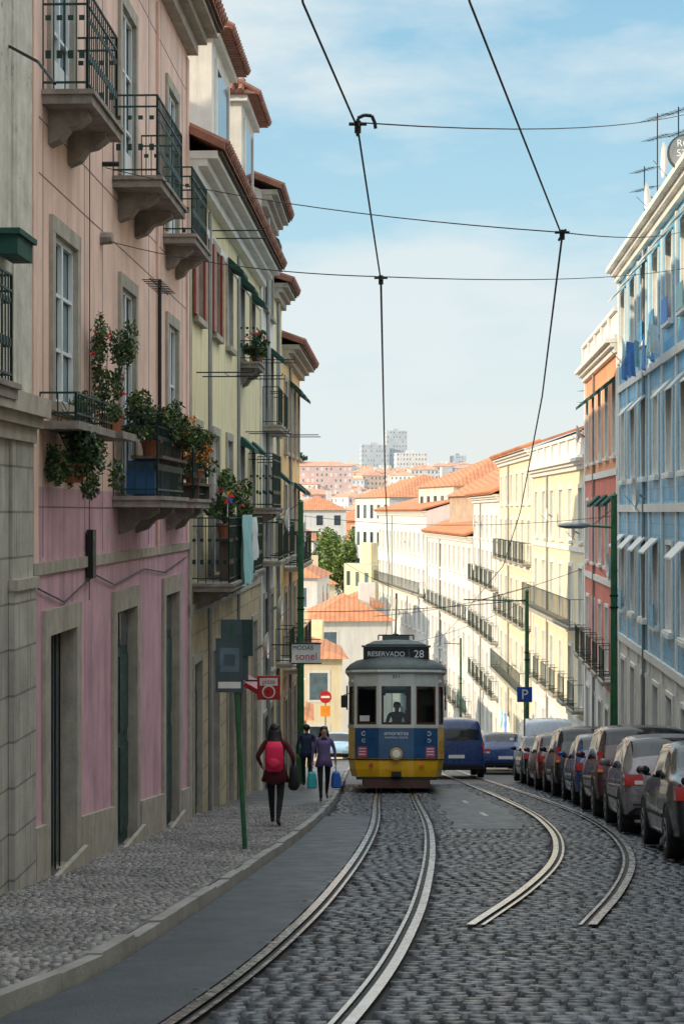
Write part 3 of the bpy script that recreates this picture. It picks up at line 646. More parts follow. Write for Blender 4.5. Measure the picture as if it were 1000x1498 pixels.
generic('cream_building','R',(8.9,62.3),(8.82,79),2.0,-13,[(-10.4,-8.6),(-7.3,-5.2),(-4.2,-2.1),(-1.1,.9)],6,1.0,[(-8,'white_plaster'),(20,'cream_plaster')],roof='balustrade',balc={1:'each',2:'long',0:'each'},trimbands=(-4.6,-7.8,-1.4),pil='white_trim',rise=1.2,extra=exc,**cl)
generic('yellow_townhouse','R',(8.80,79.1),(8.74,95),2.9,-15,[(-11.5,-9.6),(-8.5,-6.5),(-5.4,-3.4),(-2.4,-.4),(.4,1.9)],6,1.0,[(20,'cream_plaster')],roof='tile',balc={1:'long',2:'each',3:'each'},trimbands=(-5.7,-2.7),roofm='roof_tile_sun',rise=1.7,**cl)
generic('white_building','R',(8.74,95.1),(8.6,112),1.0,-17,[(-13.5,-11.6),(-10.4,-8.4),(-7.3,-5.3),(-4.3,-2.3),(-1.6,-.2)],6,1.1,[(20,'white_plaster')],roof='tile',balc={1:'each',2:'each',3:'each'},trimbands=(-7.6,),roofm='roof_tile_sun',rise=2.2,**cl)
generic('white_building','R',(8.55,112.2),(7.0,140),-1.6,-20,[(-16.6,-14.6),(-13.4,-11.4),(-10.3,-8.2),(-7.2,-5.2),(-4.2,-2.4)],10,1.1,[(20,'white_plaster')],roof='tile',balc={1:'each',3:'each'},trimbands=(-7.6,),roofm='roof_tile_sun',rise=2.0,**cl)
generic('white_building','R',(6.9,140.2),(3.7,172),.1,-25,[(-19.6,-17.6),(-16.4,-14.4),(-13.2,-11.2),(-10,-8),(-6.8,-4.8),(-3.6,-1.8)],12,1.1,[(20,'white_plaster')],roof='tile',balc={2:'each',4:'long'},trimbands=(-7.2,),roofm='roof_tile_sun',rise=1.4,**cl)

# ------------------------------------------------------------------ mid distance houses
def house_mesh(P,X,Y,w,d,zt,zb,rot,wall,rise,roofm,win=True,fl=3.0,gls=('glass_dark','glass_mid')):
    c,s=math.cos(rot),math.sin(rot)
    def T(x,y,z): return (X+c*x-s*y,Y+s*x+c*y,z)
    def q(pts,m): P.face([T(*p) for p in pts],m)
    W,Dp=w/2,d/2
    for a,b in (((-W,-Dp),(W,-Dp)),((W,-Dp),(W,Dp)),((W,Dp),(-W,Dp)),((-W,Dp),(-W,-Dp))):
        q([(a[0],a[1],zb),(b[0],b[1],zb),(b[0],b[1],zt),(a[0],a[1],zt)],wall)
    o=.35; r=min(W,Dp)*.95
    if rise>0:
        E=[(-W-o,-Dp-o,zt),(W+o,-Dp-o,zt),(W+o,Dp+o,zt),(-W-o,Dp+o,zt)]
        if W>Dp: r1,r2=(-W+r,0,zt+rise),(W-r,0,zt+rise); q([E[0],E[1],r2,r1],roofm); q([E[1],E[2],r2],roofm); q([E[2],E[3],r1,r2],roofm); q([E[3],E[0],r1],roofm)
        else: r1,r2=(0,-Dp+r,zt+rise),(0,Dp-r,zt+rise); q([E[0],E[1],r1],roofm); q([E[1],E[2],r2,r1],roofm); q([E[2],E[3],r2],roofm); q([E[3],E[0],r1,r2],roofm)
        q(E[::-1],'white_trim')
        cx=W*.35
        bx=[T(cx+a,b-.3,z) for z in (zt,zt+rise+.8) for a,b in ((0,0),(.8,0),(.8,.6),(0,.6))]; P.hexa(bx,wall)
    else:
        q([(-W,-Dp,zt),(W,-Dp,zt),(W,Dp,zt),(-W,Dp,zt)],'stone_trim'); P.hexa([T(a,b,z) for z in (zt,zt+2.2) for a,b in ((-W*.3,-1),(W*.2,-1),(W*.2,2),(-W*.3,2))],wall)
    if win:
        for k in range(int((zt-max(zb,zt-14 if zt<30 else zt-45))/fl)):
            z1=zt-.8-k*fl; z0=z1-1.5
            for sd in (0,1,3):
                Ln=w if sd==0 else d; n=max(1,int(Ln/2.4))
                for i in range(n):
                    u=-Ln/2+Ln*(i+.5)/n
                    if random.random()<.1: continue
                    wm=gls[0] if random.random()<.7 else gls[1]
                    if sd==0: pt=[(u-.5,-Dp-.03,z0),(u+.5,-Dp-.03,z0),(u+.5,-Dp-.03,z1),(u-.5,-Dp-.03,z1)]
                    elif sd==1: pt=[(W+.03,u-.5,z0),(W+.03,u+.5,z0),(W+.03,u+.5,z1),(W+.03,u-.5,z1)]
                    else: pt=[(-W-.03,u+.5,z0),(-W-.03,u-.5,z0),(-W-.03,u-.5,z1),(-W-.03,u+.5,z1)]
                    q(pt,wm)
                    if Y<230 and sd==0: q([(u-.65,-Dp-.02,z0-.15),(u+.65,-Dp-.02,z0-.15),(u+.65,-Dp-.02,z1+.15),(u-.65,-Dp-.02,z1+.15)],'white_trim')
def house(name,*a,**k):
    X,Y=a[0],a[1]; o=Obj(name,(X,Y,0)); P=o.p('walls_and_roof'); house_mesh(P,0,0,*a[2:],**k); o.done()
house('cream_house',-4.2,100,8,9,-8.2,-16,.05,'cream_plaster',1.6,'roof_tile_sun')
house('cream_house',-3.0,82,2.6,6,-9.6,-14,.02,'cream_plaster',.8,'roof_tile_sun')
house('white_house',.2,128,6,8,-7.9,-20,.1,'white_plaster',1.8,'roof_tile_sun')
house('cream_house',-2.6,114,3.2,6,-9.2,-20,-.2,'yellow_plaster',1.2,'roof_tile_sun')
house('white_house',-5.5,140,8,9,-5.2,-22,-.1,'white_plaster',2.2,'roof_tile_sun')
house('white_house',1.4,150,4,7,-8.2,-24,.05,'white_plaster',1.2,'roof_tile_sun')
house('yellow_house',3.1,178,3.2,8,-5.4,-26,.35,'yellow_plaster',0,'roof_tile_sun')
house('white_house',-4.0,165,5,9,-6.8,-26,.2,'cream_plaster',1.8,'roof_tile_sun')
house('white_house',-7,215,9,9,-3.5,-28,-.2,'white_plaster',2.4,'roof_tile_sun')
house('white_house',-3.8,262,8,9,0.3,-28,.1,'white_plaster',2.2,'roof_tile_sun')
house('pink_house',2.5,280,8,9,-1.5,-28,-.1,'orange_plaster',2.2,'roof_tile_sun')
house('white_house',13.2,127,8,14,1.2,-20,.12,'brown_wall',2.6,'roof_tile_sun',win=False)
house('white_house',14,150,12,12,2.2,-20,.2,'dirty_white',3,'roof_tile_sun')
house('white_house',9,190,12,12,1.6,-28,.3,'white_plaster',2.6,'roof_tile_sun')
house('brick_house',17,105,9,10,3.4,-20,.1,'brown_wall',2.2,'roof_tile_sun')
P=Part(); wl=['wall_far_a','wall_far_b','wall_far_a','wall_far_a','wall_far_c','wall_far_d']
for _ in range(1100):
    D=250*(1600/250)**random.random(); a=R(-.16,.22); X=a*D
    w=R(7,18);d=R(7,14); zg=g(D); h=R(7,13)+ (4 if D>1000 else 0)
    if D<330 and abs(X)<10: continue
    house_mesh(P,X,D,w,d,zg+h,zg-4,R(-.6,.6),random.choice(wl),R(1.8,3.0) if random.random()<.72 else 0,'roof_far',win=True,fl=3.2,gls=('glass_far','glass_far'))
single('distant_city',P)
house('pink_palace',-12,900,34,14,24,0,.05,'wall_far_c',2.5,'roof_far',gls=('glass_far','wall_far_a'))
for i,(X,D,w,zt,wm) in enumerate(((47,1500,18,71,'wall_far_d'),(28,1480,24,58,'wall_far_d'),(58,1450,26,50,'wall_far_a'),(103,1520,12,50,'wall_far_d'),(90,1500,22,42,'wall_far_a'),(120,1500,26,38,'wall_far_a'),(8,1500,30,42,'wall_far_b'))):
    house('apartment_block',X,D,w,16,zt,10,.1,wm,0,'roof_far',fl=4,gls=('glass_far','wall_far_d'))
def tree(name,X,Y,zb,h,cr,ch,n=2600,ls=.22,ms=('leaf_a','leaf_b','leaf_b','leaf_c')):
    o=Obj(name,(X,Y,zb)); t=o.p('trunk'); t.cyl((0,0,0),(.1,0,h*.5),.22,.14,8,'bark')
    f=o.p('foliage'); nb=16
    for i in range(nb):
        an=i*2.4; rr=cr*R(.25,.85); z=h-ch*R(.1,.9); t.cyl((.1,0,h*.45),(rr*math.cos(an),rr*math.sin(an),z),.09,.03,5,'bark')
        f.leaves((rr*math.cos(an),rr*math.sin(an),z),(cr*.42,cr*.42,ch*.24),n//nb,ls,ms,.1)
    o.done()
TS=('leaf_a','leaf_sun','leaf_sun','leaf_b')
tree('broadleaf_tree',.6,196,-18,15.9,3.3,6.8,5600,.24,TS); tree('broadleaf_tree',3.6,203,-18,16.3,3.0,6,4400,.24,TS); tree('broadleaf_tree',-1.8,206,-20,17.2,2.6,6,3000,.22,TS)
tree('stone_pine',-26,900,5,27,7,6,1500,.9,('leaf_c','leaf_a'))
for i in range(12): Dd=R(380,1000); tree('broadleaf_tree',R(-40,60),Dd,g(Dd)-1,R(10,14),R(4,6),7,500,.7)

# ------------------------------------------------------------------ poles, wires
def pole(name,X,Y,zt,arms,r=.095):
    zb=g(Y); o=Obj(name,(X,Y,zb)); H=zt-zb; p=o.p('shaft'); p.cyl((0,0,0),(0,0,1.1),r*1.5,r*1.4,12,'pole_green'); p.cyl((0,0,1.1),(0,0,1.2),r*1.6,r*1.2,12,'pole_green'); p.cyl((0,0,1.2),(0,0,H),r*1.05,r*.8,12,'pole_green'); p.cyl((0,0,H),(0,0,H+.08),r*1.1,r*.2,12,'pole_green')
    for (dx,dz,lamp) in arms:
        a=o.p('arm'); a.cyl((0,0,H+dz),(dx,0,H+dz+.05),.03,.025,6,'pole_green'); a.tube([(0,0,H+dz+.5),(dx*.7,0,H+dz+.06)],.01)
        if lamp: l=o.p('lamp_head'); l.ell((dx+math.copysign(.25,dx),0,H+dz+.05),.42,.13,.09,'grey_metal',10,6)
    for z in (.62,.66): o.p('bands').cyl((0,0,H*z),(0,0,H*z+.05),r*1.15,None,12,'iron_dark')
    o.done()
pole('tram_wire_pole',-1.15,47.8,.27,[(-.9,-.5,False)])
pole('street_lamp',6.83,43,.41,[(-.75,-.8,True)])
pole('tram_wire_pole',6.75,62.5,-2.9,[(-2.3,-.35,False)],.085)
pole('tram_wire_pole',7.0,101,-7.5,[(-1,-.3,False)],.08)
def sag(a,b,s,n=14): return [tuple(Vector(a).lerp(Vector(b),i/n)-Vector((0,0,s*4*(i/n)*(1-i/n)))) for i in range(n+1)]
W=Obj('overhead_tram_wires'); w=W.p('contact_wire')
c1=[(-.55,2,3.85),(-.217,9.5,2.83),(.106,11.5,2.58),(.35,15.4,2.08),(.69,27.4,.54),(1.15,42,-1.33),(1.7,64,-4.14),(2.2,90,-7.5)]
c2=[(-.9,2,3.8),(.71,9.5,2.83),(1.8,14,2.26),(2.42,20.7,1.4),(3.3,31.7,0),(3.95,42,-1.33),(4.25,64,-4.14),(4.4,90,-7.5)]
w.tube(c1[:4],.0075,6); w.tube(c2[:3],.0075,6); w.tube(c1[3:],.010,6); w.tube(c2[2:],.009,6)
s=W.p('span_wire')
s.tube(sag((-2.85,20.6,4.15),(1.8,14,2.29),.10)+sag((1.8,14,2.29),(7.1,34,5.7),.12),.0055,5)
s.tube(sag((-2.85,20.4,3.25),(.35,15.4,2.12),.09)+sag((.35,15.4,2.12),(7.1,34,4.9),.12),.0055,5)
s.tube(sag((.11,11.5,2.62),(6.9,30,7.25),.22),.0055,5)
s.tube(sag((-1.15,47.8,-.1),(6.83,43,-.1),.25),.007,5); s.tube(sag((-1.5,60,-3.5),(6.75,62.5,-3.2),.12),.014,5)
s.tube(sag((-1.15,47.8,-.6),(1.45,50,-2.2),.1),.008,5); s.tube(sag((1.2,64,-3.9),(8.4,60,-2.0),.3),.01,5); s.tube(sag((2.2,88,-7.0),(8.7,84,-4.5),.3),.012,5)
for c in c1[2:4]+c2[2:3]:
    k=W.p('wire_clamps'); X,Y,Z=c
    k.cyl((X-.06,Y,Z+.03),(X+.06,Y,Z+.03),.012,None,6,'iron_dark'); k.cyl((X,Y-.2,Z+.015),(X,Y+.2,Z+.0),.012,None,6,'iron_dark'); k.cyl((X,Y,Z-.03),(X,Y,Z+.05),.022,None,8,'iron_dark')
k.tube([(.106,11.5,2.65),(.15,11.5,2.67),(.20,11.5,2.665),(.22,11.5,2.62),(.225,11.5,2.58)],.012,6,'iron_dark')
W.done()

# ------------------------------------------------------------------ tram
def build_tram():
    D=42.6; X=T1(D)+.02; rot=-math.atan((T1(50)-T1(40))/10)
    o=Obj('tram',(X,D,g(D)+.02),(-math.atan(.128),0,rot),1.02)
    b=o.p('body'); 
    Lr=8.2
    out=[(-1.19,Lr-.8),(-1.19,5.6),(-1.19,4.4),(-1.19,3.2),(-1.19,2.0),(-1.19,.85),(-1.03,.30),(-.43,.03),(.43,.03),(1.03,.30),(1.19,.85),(1.19,2.0),(1.19,3.2),(1.19,4.4),(1.19,5.6),(1.19,Lr-.8),(1.03,Lr-.3),(.43,Lr),(-.43,Lr),(-1.03,Lr-.3)]
    n=len(out); cy=Lr/2
    def ring(k,z,ky=None):
        ky=ky or k; return [(x*k,cy+(y-cy)*ky,z) for x,y in out]
    b.loft([ring(.93,.36,.985),ring(.97,.55,.995),ring(1.,.80)],'tram_yellow',cap=False); b.face([(x*.93,cy+(y-cy)*.985,.36) for x,y in out][::-1],'tram_dark')
    b.loft([ring(1.,.80),ring(1.,1.60)],'tram_yellow',cap=False)
    b.loft([ring(1.012,1.56,1.003),ring(1.012,1.64,1.003)],'tram_white',cap=False)
    b.loft([ring(1.008,.77,1.0025),ring(1.010,.80,1.003)],'tram_dark',cap=False)
    b.loft([ring(1.,2.66),ring(1.,2.96)],'tram_white',cap=False); b.loft([ring(1.01,2.64,1.002),ring(1.01,2.70,1.002)],'tram_white',cap=False)
    for i in range(n):
        a=Vector(out[i]);c=Vector(out[(i+1)%n]); d=(c-a); Ls=d.length; d=d.normalized(); nr=Vector((-d.y,d.x))
        if nr.dot(Vector((0,cy))-(a+c)/2)<0: nr=-nr
        def q(u,v,z0,z1,dep,m,part):
            p0=a+d*u;p1=a+d*v; e0=p0+nr*dep;e1=p1+nr*dep; part.hexa([(p0.x,p0.y,z0),(p1.x,p1.y,z0),(e1.x,e1.y,z0),(e0.x,e0.y,z0),(p0.x,p0.y,z1),(p1.x,p1.y,z1),(e1.x,e1.y,z1),(e0.x,e0.y,z1)],m)
        pw=.065; fr=o.p('window_posts')
        q(0,pw,1.6,2.66,.06,'tram_white',fr); q(Ls-pw,Ls,1.6,2.66,.06,'tram_white',fr)
        q(pw,Ls-pw,1.64,1.70,.04,'tram_wood',fr); q(pw,Ls-pw,2.58,2.66,.04,'tram_white',fr)
        q(pw,pw+.035,1.70,2.58,.04,'tram_wood',fr); q(Ls-pw-.035,Ls-pw,1.70,2.58,.04,'tram_wood',fr)
        q(pw+.035,pw+.09,2.52,2.58,.035,'tram_wood',fr); q(Ls-pw-.09,Ls-pw-.035,2.52,2.58,.035,'tram_wood',fr)
        gl=o.p('window_glass'); p0=a+d*pw+nr*.03;p1=c-d*pw+nr*.03; gl.face([(p0.x,p0.y,1.66),(p1.x,p1.y,1.66),(p1.x,p1.y,2.64),(p0.x,p0.y,2.64)],'clear_glass')
    pn=o.p('front_panel')
    for (x0,y0),(x1,y1) in (((-1.02,.2955),(-.43,.03)),((-.43,.03),(.43,.03)),((.43,.03),(1.02,.2955))):
        k=.014
        pn.hexa([(x0,y0-k,.815),(x1,y1-k,.815),(x1,y1+.002,.815),(x0,y0+.002,.815),(x0,y0-k,1.55),(x1,y1-k,1.55),(x1,y1+.002,1.55),(x0,y0+.002,1.55)],'tram_blue')
    for sx in (-1,1):
        xa,xb=.72*sx,.95*sx; f=lambda x:.03+(abs(x)-.43)*.45
        x0,x1=min(xa,xb),max(xa,xb)
        pn.face([(x0,f(x0)-.02,.83),(x1,f(x1)-.02,.83),(x1,f(x1)-.02,1.10),(x0,f(x0)-.02,1.10)],'pink_poster')
        for zz in (.9,.97,1.04): pn.face([(x0+.03,f(x0+.03)-.022,zz),(x1-.03,f(x1-.03)-.022,zz),(x1-.03,f(x1-.03)-.022,zz+.025),(x0+.03,f(x0+.03)-.022,zz+.025)],'text_white')
        pn.cyl((sx*.80,f(.8)-.01,1.42),(sx*.80,f(.8)-.03,1.42),.06,None,12,'tram_white'); pn.cyl((sx*.80,f(.8)-.031,1.42),(sx*.80,f(.8)-.034,1.42),.042,None,12,'tram_blue')
        pn.cyl((sx*.80,f(.8)-.01,1.25),(sx*.80,f(.8)-.03,1.25),.05,None,12,'tram_white'); pn.cyl((sx*.80,f(.8)-.031,1.25),(sx*.80,f(.8)-.034,1.25),.036,None,12,'tram_blue')
        pn.cyl((sx*.62,f(.62)+.03,.66),(sx*.62,f(.62)-.05,.66),.05,None,10,'lamp_orange' if sx>0 else 'lamp_red')
    hl=o.p('headlight'); hl.cyl((0,.04,.93),(0,-.10,.93),.15,.15,20,'tram_yellow'); hl.cyl((0,-.10,.93),(0,-.115,.93),.13,.12,20,'grey_metal'); hl.cyl((0,-.115,.93),(0,-.12,.93),.10,.09,20,'lamp_glass')
    o.text('amoreiras',.15,(0,.01,1.43),(math.pi/2,0,0),'text_white'); o.text('SHOPPING CENTER',.065,(0,.01,1.32),(math.pi/2,0,0),'text_white'); o.text('551',.13,(-.0,.025,2.81),(math.pi/2,0,0),'tram_dark')
    r=o.p('roof'); r.loft([ring(1.04,2.94,1.012),ring(1.07,2.97,1.02),ring(1.06,3.03,1.017),ring(.98,3.14,1.0),ring(.84,3.24,.965),ring(.6,3.32,.92),ring(.3,3.35,.85)],'tram_roof'); r.smooth=True
    mr=o.p('roof_moulding'); mr.loft([ring(1.045,2.90,1.013),ring(1.075,2.93,1.022),ring(1.072,2.985,1.021)],'tram_white',cap=False)
    c=o.p('clerestory'); 
    def rr(w,y0,y1,z,ch=.18): return [(-w,y0+ch,z),(-w+ch,y0,z),(w-ch,y0,z),(w,y0+ch,z),(w,y1-ch,z),(w-ch,y1,z),(-w+ch,y1,z),(-w,y1-ch,z)]
    c.loft([rr(.66,.75,Lr-.75,3.2),rr(.66,.75,Lr-.75,3.60)],'tram_white'); c.loft([rr(.74,.62,Lr-.62,3.60),rr(.76,.6,Lr-.6,3.64),rr(.55,.8,Lr-.8,3.74),rr(.25,1.1,Lr-1.1,3.78)],'tram_roof')
    for i in range(9):
        y=1.1+i*.7
        for sx in (-1,1): c.box(sx*.665-.008,sx*.665+.008,y,y+.5,3.36,3.54,'glass_dark')
    bd=o.p('destination_board'); bd.box(-.82,.82,.42,.62,3.20,3.56,'tram_roof'); bd.box(-.79,.30,.40,.419,3.24,3.52,'tram_dark'); bd.box(.34,.79,.40,.419,3.24,3.52,'tram_dark'); bd.box(-.86,.86,.36,.66,3.561,3.60,'tram_roof')
    o.text('RESERVADO',.17,(-.25,.395,3.38),(math.pi/2,0,0),'text_white'); o.text('28',.26,(.565,.395,3.38),(math.pi/2,0,0),'text_white')
    t=o.p('trolley_pole'); t.box(-.5,.5,3.4,5.0,3.79,3.85,'tram_wood'); t.cyl((0,4.2,3.85),(0,4.2,4.1),.14,.08,10,'tram_dark'); t.cyl((0,3.9,4.05),(0.05,9.4,5.45),.03,.02,6,'tram_dark'); t.cyl((.05,9.4,5.45),(.05,9.5,5.62),.03,None,6,'tram_dark')
    t.tube([(-.45,1.6,3.8),(-.45,1.6,3.92),(.45,1.6,3.92),(.45,1.6,3.8)],.018,5,'tram_dark'); t.box(-.35,.35,2.0,3.0,3.79,3.93,'tram_roof')
    u=o.p('underframe'); u.box(-.85,.85,1.2,7,.15,.36,'tram_dark')
    for y in (2.8,5.4):
        for sx in (-.45,.45): u.cyl((sx-.05,y,.37),(sx+.05,y,.37),.36,None,20,'tram_dark')
    for i in range(6): u.box(-.75,.75,-.02+i*.07,.025+i*.07,.12,.15,'tram_wood')
    for x in (-.72,-.36,0,.36,.72): u.box(x-.02,x+.02,-.04,.5,.151,.18,'tram_dark')
    u.box(-.80,.80,-.06,-.025,.10,.30,'tram_wood'); u.box(-.98,.98,-.02,.10,.30,.37,'tram_dark'); u.box(-.12,.12,-.22,.05,.38,.50,'tram_dark')
    for sx in (-1,1): 
        u.cyl((sx*.6,0,.3),(sx*.6,-.04,.14),.02,None,5,'tram_dark')
        u.cyl((sx*1.22,.5,2.0),(sx*1.22,.5,2.6),.02,None,6,'tram_dark') 
    mi=o.p('mirrors'); mi.cyl((-1.05,.3,2.45),(-1.3,.1,2.35),.012,None,5,'tram_dark'); mi.box(-1.36,-1.22,.07,.11,2.05,2.35,'tram_dark')
    it=o.p('interior'); it.box(-1.1,1.1,.6,Lr-.5,.9,.95,'tram_wood'); it.box(-1.12,1.12,.35,Lr-.3,2.68,2.75,'tram_white')
    it.box(-1.1,-.35,1.5,1.56,.95,2.5,'tram_wood'); it.box(.35,1.1,1.5,1.56,.95,2.5,'tram_wood')
    for y in (2.2,3.1,4.0,4.9,5.8):
        for sx in (-.75,.75): it.box(sx-.33,sx+.33,y,y+.08,.95,1.85,'tram_wood'); it.box(sx-.33,sx+.33,y-.4,y-.002,1.30,1.38,'tram_wood')
    it.box(-.1,.35,.35,.55,.95,1.55,'tram_dark')
    it.face([(-.90,.25,1.72),(-.66,.145,1.72),(-.66,.145,1.86),(-.90,.25,1.86)],'sign_white')
    o.done(); return o
tram=build_tram()

# ------------------------------------------------------------------ cars
CAR={
'hatch':dict(L=4.0,W=.86,st=[(0,.35,.60,.62,.88),(.05,.26,.88,.92,.95),(.30,.22,.95,1.16,1.),(.62,.20,.96,1.42,1.),(1.15,.20,.95,1.47,1.),(1.42,.20,.945,1.475,1.),(1.52,.20,.94,1.475,1.),(2.35,.20,.93,1.43,1.),(2.45,.20,.925,1.40,1.),(3.10,.20,.90,.98,1.),(3.65,.22,.80,.84,.96),(3.95,.25,.62,.66,.86),(4.0,.32,.5,.52,.78)],side=((3,4),(4,5),(6,7),(7,8)),rear=(2,),front=(8,),wh=(.72,3.25)),
'sedan':dict(L=4.45,W=.88,st=[(0,.35,.66,.70,.88),(.06,.26,.90,.95,.95),(.55,.22,.95,1.0,1.),(.80,.22,.95,1.06,1.),(1.30,.20,.94,1.36,1.),(1.75,.20,.935,1.42,1.),(1.85,.20,.93,1.42,1.),(2.65,.20,.92,1.40,1.),(2.75,.20,.915,1.37,1.),(3.40,.20,.90,.97,1.),(4.0,.22,.80,.84,.97),(4.38,.25,.64,.67,.88),(4.45,.32,.5,.54,.8)],side=((4,5),(6,7),(7,8)),rear=(3,),front=(8,),wh=(.9,3.55)),
'suv':dict(L=4.2,W=.9,st=[(0,.40,.70,.74,.9),(.05,.32,.98,1.02,.96),(.20,.28,1.02,1.30,1.),(.42,.26,1.02,1.58,1.),(1.15,.26,1.01,1.63,1.),(1.42,.26,1.005,1.63,1.),(1.52,.26,1.,1.63,1.),(2.35,.26,.99,1.60,1.),(2.5,.26,.985,1.56,1.),(3.10,.26,.97,1.06,1.),(3.8,.28,.90,.94,.97),(4.12,.32,.72,.76,.9),(4.2,.4,.6,.62,.82)],side=((3,4),(4,5),(6,7),(7,8)),rear=(2,),front=(8,),wh=(.78,3.35)),
'van':dict(L=4.8,W=.94,st=[(0,.35,.9,.95,.93),(.03,.28,1.12,1.25,.97),(.10,.26,1.15,1.6,1.),(.18,.25,1.15,1.88,1.),(1.2,.25,1.15,1.97,1.),(1.32,.25,1.15,1.97,1.),(2.3,.25,1.15,1.97,1.),(2.42,.25,1.14,1.96,1.),(3.2,.25,1.12,1.86,1.),(4.0,.25,1.08,1.16,1.),(4.5,.27,.92,.97,.97),(4.75,.32,.7,.74,.9),(4.8,.4,.6,.62,.82)],side=((3,4),(5,6),(7,8)),rear=(1,),front=(8,),wh=(.85,3.85)),
}
def car(name,kind,X,Y,slope,paint,toward=False,glass='car_glass',nowin=False):
    k=CAR[kind]; L=k['L'];W=k['W']
    yaw=-math.atan(slope); rx=-math.atan(.128)
    o=Obj(name,(X,Y,g(Y)+.012),(rx,0,yaw) if not toward else (math.atan(.128),0,math.pi+yaw),1.)
    b=o.p('body'); rings=[]; P3=[]
    for (y,zb,bl,tp,wf) in k['st']:
        w=W*wf; cab=tp-bl>.12; rw=w*(.80 if cab else .84); ed=tp-.045 if cab else bl+(tp-bl)*.7
        h=[(w*.80,zb),(w*.96,zb+.05),(w*1.0,zb+(bl-zb)*.40),(w*.99,zb+(bl-zb)*.72),(w*.95,bl),(rw,ed),(rw*.55,tp)]
        rings.append([(x,y,z) for x,z in h]+[(0,y,tp+.01)]+[(-x,y,z) for x,z in h[::-1]]+[(0,y,zb)])
        P3.append(h)
    gs={a for a,_ in k['side']}
    def mf(j,i):
        if i in (4,9) and j in gs and not (nowin and j<6): return glass
        if i in (5,6,7,8) and ((j in k['rear'] and not nowin) or j in k['front']): return glass
        if i in (4,9) and (j in k['front']) : return glass
        if i in (0,13,14,15): return 'rubber'
        return paint
    b.loft(rings,paint,mf=lambda j,i:mf(j,i) if i>=0 else paint); b.smooth=True; b.sub=2
    n=16; cr={}
    for jj in range(len(rings)):
        for i in range(n):
            a=jj*n+i
            if jj+1<len(rings): cr[frozenset((a,a+n))]={4:.75,10:.75,5:.45,9:.45,1:.6,13:.6,3:.35,11:.35}.get(i,0)
            c=jj*n+(i+1)%n
            wj=(jj in gs or jj-1 in gs or jj in k['rear'] or jj-1 in k['rear'] or jj in k['front'] or jj-1 in k['front'])
            if jj in (1,): cr[frozenset((a,c))]=.5
            elif wj and i in (4,5,6,7,8,9): cr[frozenset((a,c))]=.8
    b.crease=cr
    wz=.31 if kind!='suv' else .34
    wh=o.p('wheels')
    for y in k['wh']:
        for s in (-1,1):
            xo=s*(W+.004); xi=s*(W-.2)
            wh.cyl((xi,y,wz),(s*(W-.02),y,wz),wz,wz,22,'rubber'); wh.cyl((s*(W-.02),y,wz),(xo,y,wz),wz,wz*.9,22,'rubber'); wh.cyl((s*(W+.001),y,wz),(s*(W+.010),y,wz),wz*.62,wz*.55,16,'hub')
            for a in range(5): 
                t=a*2*math.pi/5; wh.cyl((s*(W+.008),y+math.cos(t)*wz*.35,wz+math.sin(t)*wz*.35),(s*(W+.014),y+math.cos(t)*wz*.35,wz+math.sin(t)*wz*.35),.045,None,6,'rubber')
            ar=o.p('wheel_arches'); m=14
            for q in range(m):
                t0=math.pi*(q/m);t1=math.pi*((q+1)/m); r0,r1=wz*1.02,wz*1.16
                ar.hexa([(s*(W-.10),y+r*math.cos(t),wz+r*math.sin(t)) for r,t in ((r0,t0),(r1,t0),(r1,t1),(r0,t1))]+[(s*(W+.002),y+r*math.cos(t),wz+r*math.sin(t)) for r,t in ((r0,t0),(r1,t0),(r1,t1),(r0,t1))],'rubber')
    d=o.p('details'); bl=k['st'][1][2]; tall=kind in('suv','van')
    def bx(xa,xb,s,*r): d.box(min(s*xa,s*xb),max(s*xa,s*xb),*r)
    for s in (-1,1):
        if tall: bx(W*.86,W*.965,s,.02,.14,.86,1.15 if kind=='suv' else 1.12,'lamp_red'); bx(W*.86,W*.966,s,.018,.13,.80,.855,'lamp_orange')
        else: bx(W*.66,W*.975,s,.012,.20,.72,.88,'lamp_red'); bx(W*.66,W*.80,s,.008,.15,.735,.79,'sign_white')
        bx(.45,.74,s,L-.28,L-.05,.60,.74,'lamp_glass')
        ym=k['st'][8][0]+.12
        d.ell((s*(W+.06),ym,k['st'][8][2]+.09),.09,.05,.065,paint,8,6); bx(W-.04,W+.04,s,ym-.02,ym+.03,k['st'][8][2]+.02,k['st'][8][2]+.05,'rubber')
        for yy in (1.55,2.45): bx(W*.94,W*.985,s,yy,yy+.16,bl-.17,bl-.14,paint)
        bx(W-.01,W+.006,s,k['wh'][0]+.42,k['wh'][1]-.42,.47,.51,'rubber')
        for jj in (5,7):
            h=P3[jj]; y=k['st'][jj][0]
            for (x0,z0),(x1,z1) in zip(h[1:4],h[2:5]):
                q=[(s*(x0+.003),y,z0),(s*(x0+.003),y+.014,z0),(s*(x1+.003),y+.014,z1),(s*(x1+.003),y,z1)]; d.face(q,'rubber')
    zr=.50 if not tall else .62
    d.box(-.26,.26,.0,.03,zr+.02,zr+.13,'plate'); d.box(-.26,.26,L-.02,L+.01,.42,.52,'plate'); d.box(-.62,.62,L-.04,L+.005,.30,.40,'rubber')
    d.box(-W*.86,W*.86,-.045,.10,.40,.50,paint); d.box(-W*.84,W*.84,-.052,-.046,.43,.455,'rubber'); d.box(-W*.80,W*.80,-.02,.2,.30,.395,'rubber')
    r=k['rear'][0]; ya,za=k['st'][r][0],k['st'][r][3]
    d.box(-W*.35,W*.35,ya-.012,ya+.02,za-.03,za-.0,'rubber')
    d.cyl((-.4,.15,.24),(-.4,-.03,.24),.03,None,8,'grey_metal')
    o.done()
def crow(kind,rearD,leftX,slope,paint,name='parked_car',**k):
    W=CAR[kind]['W']; car(name,kind,leftX+W,rearD,slope,paint,**k)
crow('hatch',14.3,3.32,.075,'car_dark')
